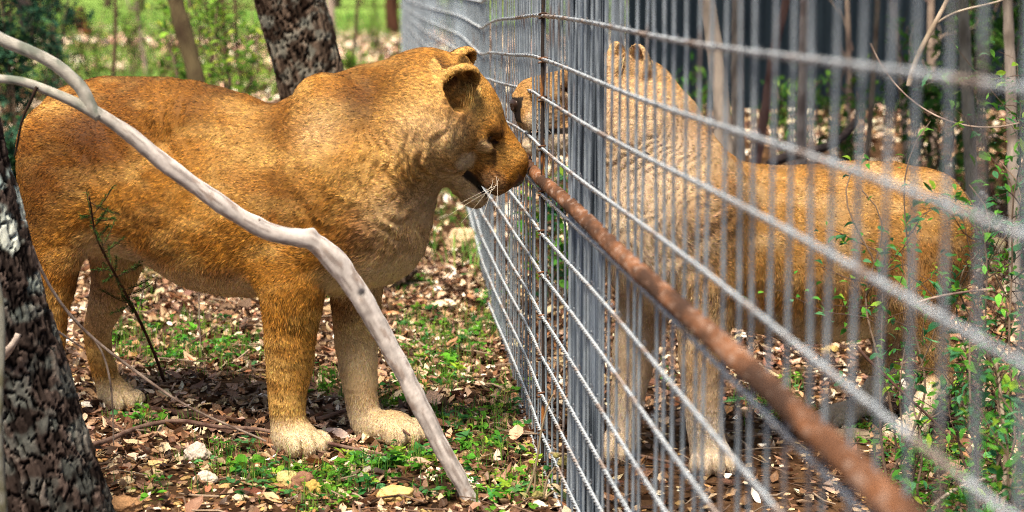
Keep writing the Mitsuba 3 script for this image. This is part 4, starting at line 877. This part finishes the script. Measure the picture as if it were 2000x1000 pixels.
    hue = np.repeat(pick(r, len(PW), [(.07, .25, .03), (.12, .35, .04), (.04, .16, .045), (.24, .42, .05), (.10, .30, .11)], [30, 25, 15, 16, 14]), k, 0)
    v, f, c = leaves(base + np.stack([np.cos(ang) * rad, np.sin(ang) * rad, hgt], 1), ang, -r.normal(.12, .35, n), r.normal(0, .3, n), L, L * r.uniform(.32, .8, n), r.normal(-.08, .1, n), r.normal(.10, .14, n), hue * np.exp(r.normal(0, .15, (n, 1))), 4, shape=.9)
    # stems
    d = np.stack([np.cos(ang) * rad, np.sin(ang) * rad, hgt], 1); sd = np.stack([-np.sin(ang), np.cos(ang), 0 * ang], 1) * .0009
    sv = np.stack([base - sd, base + sd, base + d], 1).reshape(-1, 3); sf = np.arange(3 * n).reshape(-1, 3); sc_ = np.repeat(hue * .8, 3, 0)
    add('weeds', (np.vstack([v, sv]), np.vstack([f, sf + len(v)])), 'green_leaf', color=np.clip(np.vstack([c, sc_]), 0, .9), smooth=True, kind='stuff', label='low bright green weeds growing through the fallen leaves', cat='weeds')
    # blades
    def blades(B, h, w, col, lean=.5):
        n = len(B); a = r.uniform(0, 6.28, n); ln = r.uniform(.1, lean, n)[:, None] * h[:, None]; dv = np.stack([np.cos(a), np.sin(a), 0 * a], 1); sd = np.stack([-np.sin(a), np.cos(a), 0 * a], 1) * w[:, None]
        up = np.array([0, 0, 1.0]); m = B + dv * ln * .3 + up * h[:, None] * .6; t = B + dv * ln + up * h[:, None] * .95
        v = np.stack([B - sd, B + sd, m - sd * .7, m + sd * .7, t], 1).reshape(-1, 3)
        f = (np.array([[0, 1, 3], [0, 3, 2], [2, 3, 4]])[None] + (np.arange(n) * 5)[:, None, None]).reshape(-1, 3)
        return v, f, np.repeat(np.clip(col, 0, .9), 5, 0)
    nb = 4; B = np.repeat(PB, nb, 0) + r.normal(0, .012, (len(PB) * nb, 3)) * [1, 1, 0]; n = len(B)
    v, f, c = blades(B, r.uniform(.02, .075, n), r.uniform(.0010, .0018, n), pick(r, n, [(.10, .26, .04), (.17, .33, .06), (.30, .40, .10), (.06, .18, .05)], [30, 30, 14, 20]))
    # meadow grass farther off
    n2 = 60000; y = r.uniform(9, 70, n2) ** 1.0; x = y * r.uniform(-.27, .27, n2); keep = smooth01(.50, .60, clump(x, y, .28, 41)) * .95 + .05
    keep = np.maximum(keep, smooth01(40, 52, y) * .9); keep *= 1 - .9 * rightside(x, y) * smooth01(9, 5, x)
    q = r.random(n2) < keep; x, y = x[q], y[q]; n = len(x)
    v2, f2, c2 = blades(np.stack([x, y, terrain(x, y)], 1), r.uniform(.06, .16, n) * (1 + y / 60), .003 + y * .00022, pick(r, n, [(.20, .40, .09), (.30, .50, .12), (.12, .30, .07), (.42, .55, .18)], [30, 30, 20, 15]), .9)
    add('grass', (np.vstack([v, v2]), np.vstack([f, f2 + len(v)])), 'green_leaf', color=np.vstack([c, c2]), kind='stuff', label='thin green grass blades in tufts and in the far meadow', cat='grass')
    # single stones and single large leaves one can pick out
    def stone(px, py, w, h, col, lab, seed, name='stone'):
        g = gterr(px, py + h * .35); s = g[1] / F; m = trimesh.creation.icosphere(4)
        v = m.vertices * np.array([w, w * .75, h * 1.15]) / 2 * s
        v = v * (1 + .45 * (meshkit.fbm(m.vertices * 1.7 + seed, 3, seed) - .5) * 2 * .8)[:, None]; v = v + m.vertices * (.03 * w * s * (meshkit.fbm(m.vertices * 7, 2, seed + 1) - .5))[:, None]
        cc = np.array(col) * (.45 + 1.1 * meshkit.fbm(m.vertices * 3 + seed, 4, seed))[:, None]
        add(numbered(name), (v + g + [0, 0, h * .30 * s], m.faces), 'stone', smooth=True, color=np.clip(cc, .01, .9), label=lab, cat='stone')
    stone(385, 885, 52, 40, (.72, .64, .58), 'white knobbly stone below the long bent stick at left', 1)
    stone(402, 934, 46, 28, (.74, .68, .60), 'white flat stone just below the white knobbly stone', 2)
    stone(772, 966, 78, 34, (.66, .50, .22), 'yellowish tan stone near the bottom, below the far forepaw of the left lioness', 3)
    stone(562, 934, 42, 32, (.60, .53, .24), 'greenish yellow stone below the near forepaw of the left lioness', 4)
    stone(592, 940, 46, 40, (.30, .17, .12), 'brown stone touching the greenish yellow stone', 5)
    stone(612, 955, 34, 34, (.52, .38, .12), 'ochre stone right of the brown stone', 6)
    stone(905, 470, 66, 46, (.66, .50, .34), 'tan stone among the leaves beneath the chin of the left lioness', 7)
    stone(232, 131, 60, 18, (.60, .50, .40), 'flat pale rock in the background above the rump of the left lioness', 8, 'rock')
    stone(240, 986, 74, 34, (.40, .24, .13), 'brown stone at the foot of the dark leaning trunk', 9)
    stone(55, 205, 70, 20, (.62, .52, .42), 'pale flat rock at the far left behind the forked branch', 10, 'rock')
    stone(820, 905, 56, 24, (.50, .36, .27), 'low brown stone at the lower end of the forked branch', 11)
    stone(1688, 850, 70, 18, (.28, .24, .19), 'grey-brown stone between the hind paws of the right lioness', 12)
    stone(470, 972, 34, 16, (.70, .60, .44), 'small pale stone at the bottom, left of the ochre stone', 13)
    stone(300, 925, 40, 18, (.66, .52, .32), 'small tan stone right of the dark trunk near the bottom', 14)
    for px, py, L, col, lab in [(850, 800, .085, (.58, .40, .30), 'large curled tan leaf right of the far forepaw of the left lioness'), (880, 690, .09, (.38, .20, .12), 'large curled brown leaf among weeds near the fence foot'), (720, 905, .07, (.70, .55, .42), 'pale tan leaf lying below the far forepaw of the left lioness'),
                             (1010, 870, .08, (.60, .36, .26), 'pinkish brown leaf by the foot of the fence'), (640, 700, .075, (.34, .17, .1), 'brown leaf lying between the forelegs of the left lioness'), (860, 845, .07, (.25, .11, .07), 'dark brown leaf right of the lower end of the grey branch')]:
        g = gterr(px, py); k = np.ones(1)
        v, f, c = leaves(g[None] + [0, 0, .022], k * r.uniform(0, 6), k * .3, k * .25, k * L, k * L * .55, k * .22, k * .3, np.array([col]), 9, .06)
        add(numbered('fallen_leaf'), (v, f), 'dry_leaf', smooth=True, color=c, label=lab, cat='leaf')
# ---------------------------------------------------------------- bushes
def shrub(name, lab, cat, base, H, nst, spread, nleaf, lsize, pal, w, seed, rst=.004, stemcol=((.20, .15, .12), (.09, .06, .05)), lean=(0, 0), low=.15, nt=4):
    """branching stems with small leaves along the twigs"""
    r = np.random.default_rng(seed); k = thing(name, lab, cat); tips = []; first = True
    for s in range(nst):
        a = r.uniform(0, 6.28); d = np.array([np.cos(a) * spread * r.random() + lean[0], np.sin(a) * spread * r.random() * .7 + lean[1], H * r.uniform(.7, 1.0)])
        q = np.array([base + r.normal(0, .02, 3) * [1, 1, 0] + d * t + np.array([np.sin(t * 5 + s), np.cos(t * 4 + s * 2), 0]) * .02 * H for t in np.linspace(-.03, 1, 7)])
        main = spline(q, 22); m = MB(); m.put(*tube(main, np.linspace(rst, rst * .4, 22), 7, rough=.15, seed=s), stemcol[0])
        for b in range(int(5 + 7 * r.random())):
            i = int(r.integers(5, 21)); e = d / np.linalg.norm(d) * .5 + r.normal(0, .6, 3); e /= np.linalg.norm(e); L = H * r.uniform(.12, .34)
            tw = np.array([main[i] + e * L * t + np.array([0, 0, -.10 * L]) * t * t + r.normal(0, .008 * H, 3) * (t > 0) for t in np.linspace(0, 1, 5)]); tw = spline(tw, 9)
            m.put(*tube(tw, np.linspace(rst * .45, rst * .15, 9), 5), stemcol[1]); tips += list(tw[2:])
        tips += list(main[int(22 * low):])
        add(f'{k}__stem', m.mesh(), 'smooth_bark', smooth=True, color=m.color())
    tips = np.array(tips); i = r.integers(0, len(tips), nleaf); P = tips[i] + r.normal(0, .006 + lsize * .45, (nleaf, 3)); yaw = r.uniform(0, 6.28, nleaf)
    L = lsize * np.exp(r.normal(0, .28, nleaf))
    v, f, c = leaves(P, yaw, r.normal(.1, .5, nleaf), r.normal(0, .5, nleaf), L, L * r.uniform(.32, .5, nleaf), r.normal(-.10, .10, nleaf), r.normal(.12, .12, nleaf), pick(r, nleaf, pal, w), nt, shape=.85)
    add(f'{k}__foliage', (v, f), 'green_leaf', smooth=True, color=c, kind='stuff')
    return k
GREEN = [(.07, .26, .04), (.12, .34, .05), (.05, .20, .09), (.24, .42, .05), (.10, .30, .15)]; GW = [28, 26, 18, 14, 14]
if not ONLY or 'shrub' in ONLY:
    def base(px, py, Y): p = at_y(px, py, Y); p[2] = terrain(p[0], p[1]); return p
    R_ = [(1960, 4.9, 1.15, 5, .16, 470, 'tall leafy green bush at the right edge, its leaves reaching the top wires'), (1885, 5.0, .98, 3, .14, 280, 'leafy green bush in front of the rump of the right lioness'), (1790, 5.0, .55, 3, .12, 150, 'low leafy green bush in front of the hind legs of the right lioness'),
          (1990, 4.3, .72, 4, .16, 420, 'broad low leafy bush in the bottom right corner'), (1870, 4.5, .34, 4, .16, 260, 'small leafy plant at the bottom right beneath the twigs'), (2040, 5.8, 1.3, 4, .22, 420, 'leafy bush farther back at the right edge, partly outside the picture')]
    for i, (px, Y, H, nst, sp_, nl, lab) in enumerate(R_):
        shrub('leafy_bush', lab, 'bush', base(px, 700, Y), H, nst, sp_, nl, .030, GREEN, GW, 200 + i)
    shrub('leafy_bush', 'thin leafy spray hanging over the back of the right lioness near her hips', 'bush', base(1740, 700, 5.2), 1.02, 3, .16, 230, .026, GREEN, GW, 230, low=.55)
    # bushes behind the right lioness
    for i, (px, Y, H, nl, lab) in enumerate([(1330, 17, .55, 200, 'green bush in front of the dark shed, left of the slim trunks'), (1660, 13, .75, 300, 'green bush in front of the right part of the dark shed'), (1830, 12, 1.1, 500, 'green bush behind the hips of the right lioness'), (1960, 11, 1.6, 800, 'green bush in the background at the upper right'), (1540, 15, .7, 260, 'low green bush at the foot of the dark shed'), (1900, 16, 1.9, 500, 'tall green bush far back at the upper right')]):
        shrub('background_bush', lab, 'bush', base(px, 400, Y), H, 4, .35, nl, .07, [(.06, .19, .035), (.11, .27, .05), (.18, .32, .06), (.04, .12, .03)], [30, 30, 15, 25], 260 + i, .010)
    shrub('background_bush', 'bright green bush glimpsed through the wires left of the post', 'bush', base(1075, 500, 8.2), .62, 4, .18, 300, .05, GREEN, GW, 275, .006)
    # crowns of the slender trees, above the picture
    r = np.random.default_rng(55)
    for k in [k for k in scene if k.startswith('slender_tree') and k.endswith('__trunk')]:
        lab = labels[k[:-7]]['label']
        if 'right lioness' not in lab and 'right edge' not in lab: continue
        vv = meshkit.WRITTEN[scene[k]['filename']][0]; top = vv[vv[:, 2].argmax()].astype(float); H = 1.9 if top[2] > 1.6 else 1.2
        n = 1500; u = r.normal(size=(n, 3)); u /= np.linalg.norm(u, axis=1, keepdims=True); P = top + [0, 0, .9] + u * np.array([.95, .9, .75]) * r.random((n, 1)) ** .4
        P = P[P[:, 2] > 1.45 + .05 * P[:, 1] * 0]; n = len(P); L = r.uniform(.07, .14, n)
        v, f, c = leaves(P, r.uniform(0, 6.28, n), r.normal(0, .5, n), r.normal(0, .5, n), L, L * .55, 0 * L, .1 + 0 * L, pick(r, n, [(.09, .24, .05), (.15, .34, .07), (.06, .15, .04)], [4, 3, 2]), 3)
        add(k[:-7] + '__crown', (v, f), 'green_leaf', smooth=True, color=c)
    # left background: junipers and airy understory
    JUN = [(.035, .105, .075), (.06, .16, .10), (.08, .20, .07), (.025, .07, .05)]
    for i, (px, Y, H, sp_, nl, lab) in enumerate([(30, 15, 1.55, .45, 2600, 'dark bluish juniper at the upper left corner'), (110, 18, 1.5, .3, 1400, 'thin juniper right of the corner juniper at upper left'), (15, 11, .55, .35, 1200, 'low juniper at the left edge below the forked branch')]):
        shrub('juniper', lab, 'juniper', base(px, 300, Y), H, 5, sp_, nl, .055, JUN, [30, 25, 15, 30], 300 + i, .012)
    for i, (px, Y, H, nl, lab) in enumerate([(410, 13, 1.35, 380, 'airy green sapling bush between the two trunks behind the left lioness'), (460, 14, 1.3, 420, 'airy green bush just left of the furrowed trunk'), (500, 16, 1.2, 340, 'green bush half hidden by the furrowed trunk'), (340, 19, 1.1, 260, 'small airy bush left of the slim brown sapling'),
                                        (700, 24, .55, 260, 'low green bush in the background right of the furrowed trunk'), (560, 30, 1.4, 400, 'green bush far behind the furrowed trunk'), (180, 23, 1.0, 260, 'thin bush in the background just right of the thin juniper'), (265, 26, 1.2, 300, 'airy bush in the background above the rump of the left lioness'), (480, 9.5, .75, 220, 'small leafy bush close behind the back of the left lioness'), (740, 36, .9, 260, 'low bush far back, left of the fence end')]):
        shrub('understory_bush', lab, 'bush', base(px, 300, Y), H, 4, .34, int(nl * 1.25), .055, [(.12, .28, .04), (.22, .42, .06), (.36, .50, .08), (.06, .15, .03)], [30, 28, 14, 20], 320 + i, .009)
    # the wood beyond the meadow
    r = np.random.default_rng(77); NTH = 'first second third fourth fifth sixth seventh eighth ninth tenth eleventh twelfth thirteenth fourteenth fifteenth sixteenth'.split()
    for i in range(16):
        x = -26 + 3.6 * i + r.normal(0, .8); y = 82 + r.uniform(0, 16); H = r.uniform(5, 9); k = thing('wood_edge_tree', f'{NTH[i]} tree from the left in the row far beyond the meadow', 'tree', 'trees of the wood edge')
        m = limb_mesh([[x, y, -.2], [x + .1, y, H * .4], [x, y, H * .8]], [.22, .18, .08], i, 10, .2, .3); add(f'{k}__trunk', m, 'smooth_bark', smooth=True, color=limb_col(m[0], (.10, .08, .06), (.05, .04, .03), i, (3, 3, 2)))
        n = 900; u = r.normal(size=(n, 3)); u /= np.linalg.norm(u, axis=1, keepdims=True); P = np.array([x, y, H * .62]) + u * np.array([2.0, 1.7, H * .36]) * (.45 + .6 * r.random((n, 1)) ** .5)
        P += .8 * (np.stack([meshkit.noise(P * .8, s) for s in (1, 2, 3)], 1) - .5); P[:, 2] = np.maximum(P[:, 2], .15)
        L = r.uniform(.28, .5, n); v, f, c = leaves(P, r.uniform(0, 6.28, n), r.normal(0, .5, n), r.normal(0, .5, n), L, L * .7, 0 * L, .1 + 0 * L, pick(r, n, [(.09, .24, .05), (.15, .34, .07), (.06, .15, .04)], [4, 3, 2]), 3)
        add(f'{k}__crown', (v, f), 'green_leaf', smooth=True, color=c)
    # dried weed at the foot of the fence
    k = thing('dried_weed', 'dried weed with a seed head tangled in the foot of the fence, bottom centre', 'weed')
    st = MB(); sc2 = (.26, .22, .15)
    for pts in ([(980, 1010), (1030, 960), (1048, 900), (1062, 820), (1080, 770)], [(1000, 1010), (1060, 975), (1110, 940), (1140, 920)], [(1035, 985), (1045, 940), (1042, 905)], [(1062, 975), (1068, 940), (1090, 905)], [(1075, 885), (1125, 888), (1165, 880)]):
        q = spline([at_y(x, y, 4.95) for x, y in pts], 16); st.put(*tube(q, np.linspace(.0040, .0018, 16), 7, rough=.2), np.array(sc2))
    add(f'{k}__stem', st.mesh(), 'smooth_bark', smooth=True, color=st.color())
    for px, py, rr in ((1103, 903, .017), (1050, 968, .014), (1086, 890, .008)):
        m = trimesh.creation.icosphere(3); v = m.vertices * (1 + .5 * (meshkit.fbm(m.vertices * 4, 2, int(px)) - .5))[:, None] * rr * np.array([1, .9, .85])
        add(f'{k}__seed_head', (v + at_y(px, py, 4.93), m.faces), 'smooth_bark', smooth=True, color=limb_col(v, (.24, .23, .09), (.10, .09, .04), 4, (90, 90, 90)))
    for px, py, L, col in ((1103, 975, .075, (.10, .17, .05)), (1092, 958, .05, (.62, .52, .36)), (1030, 975, .05, (.36, .36, .16))):
        v, f, c = leaves(at_y(px, py, 4.92)[None], np.ones(1) * .4, np.ones(1) * 1.0, np.ones(1) * .5, np.ones(1) * L, np.ones(1) * L * .5, np.ones(1) * -.15, np.ones(1) * .15, np.array([col]), 9)
        add(f'{k}__leaf', (v, f), 'dry_leaf', smooth=True, color=c)
for k in [k for k in labels if not any(s == k or s.startswith(k + '__') for s in scene)]: del labels[k]
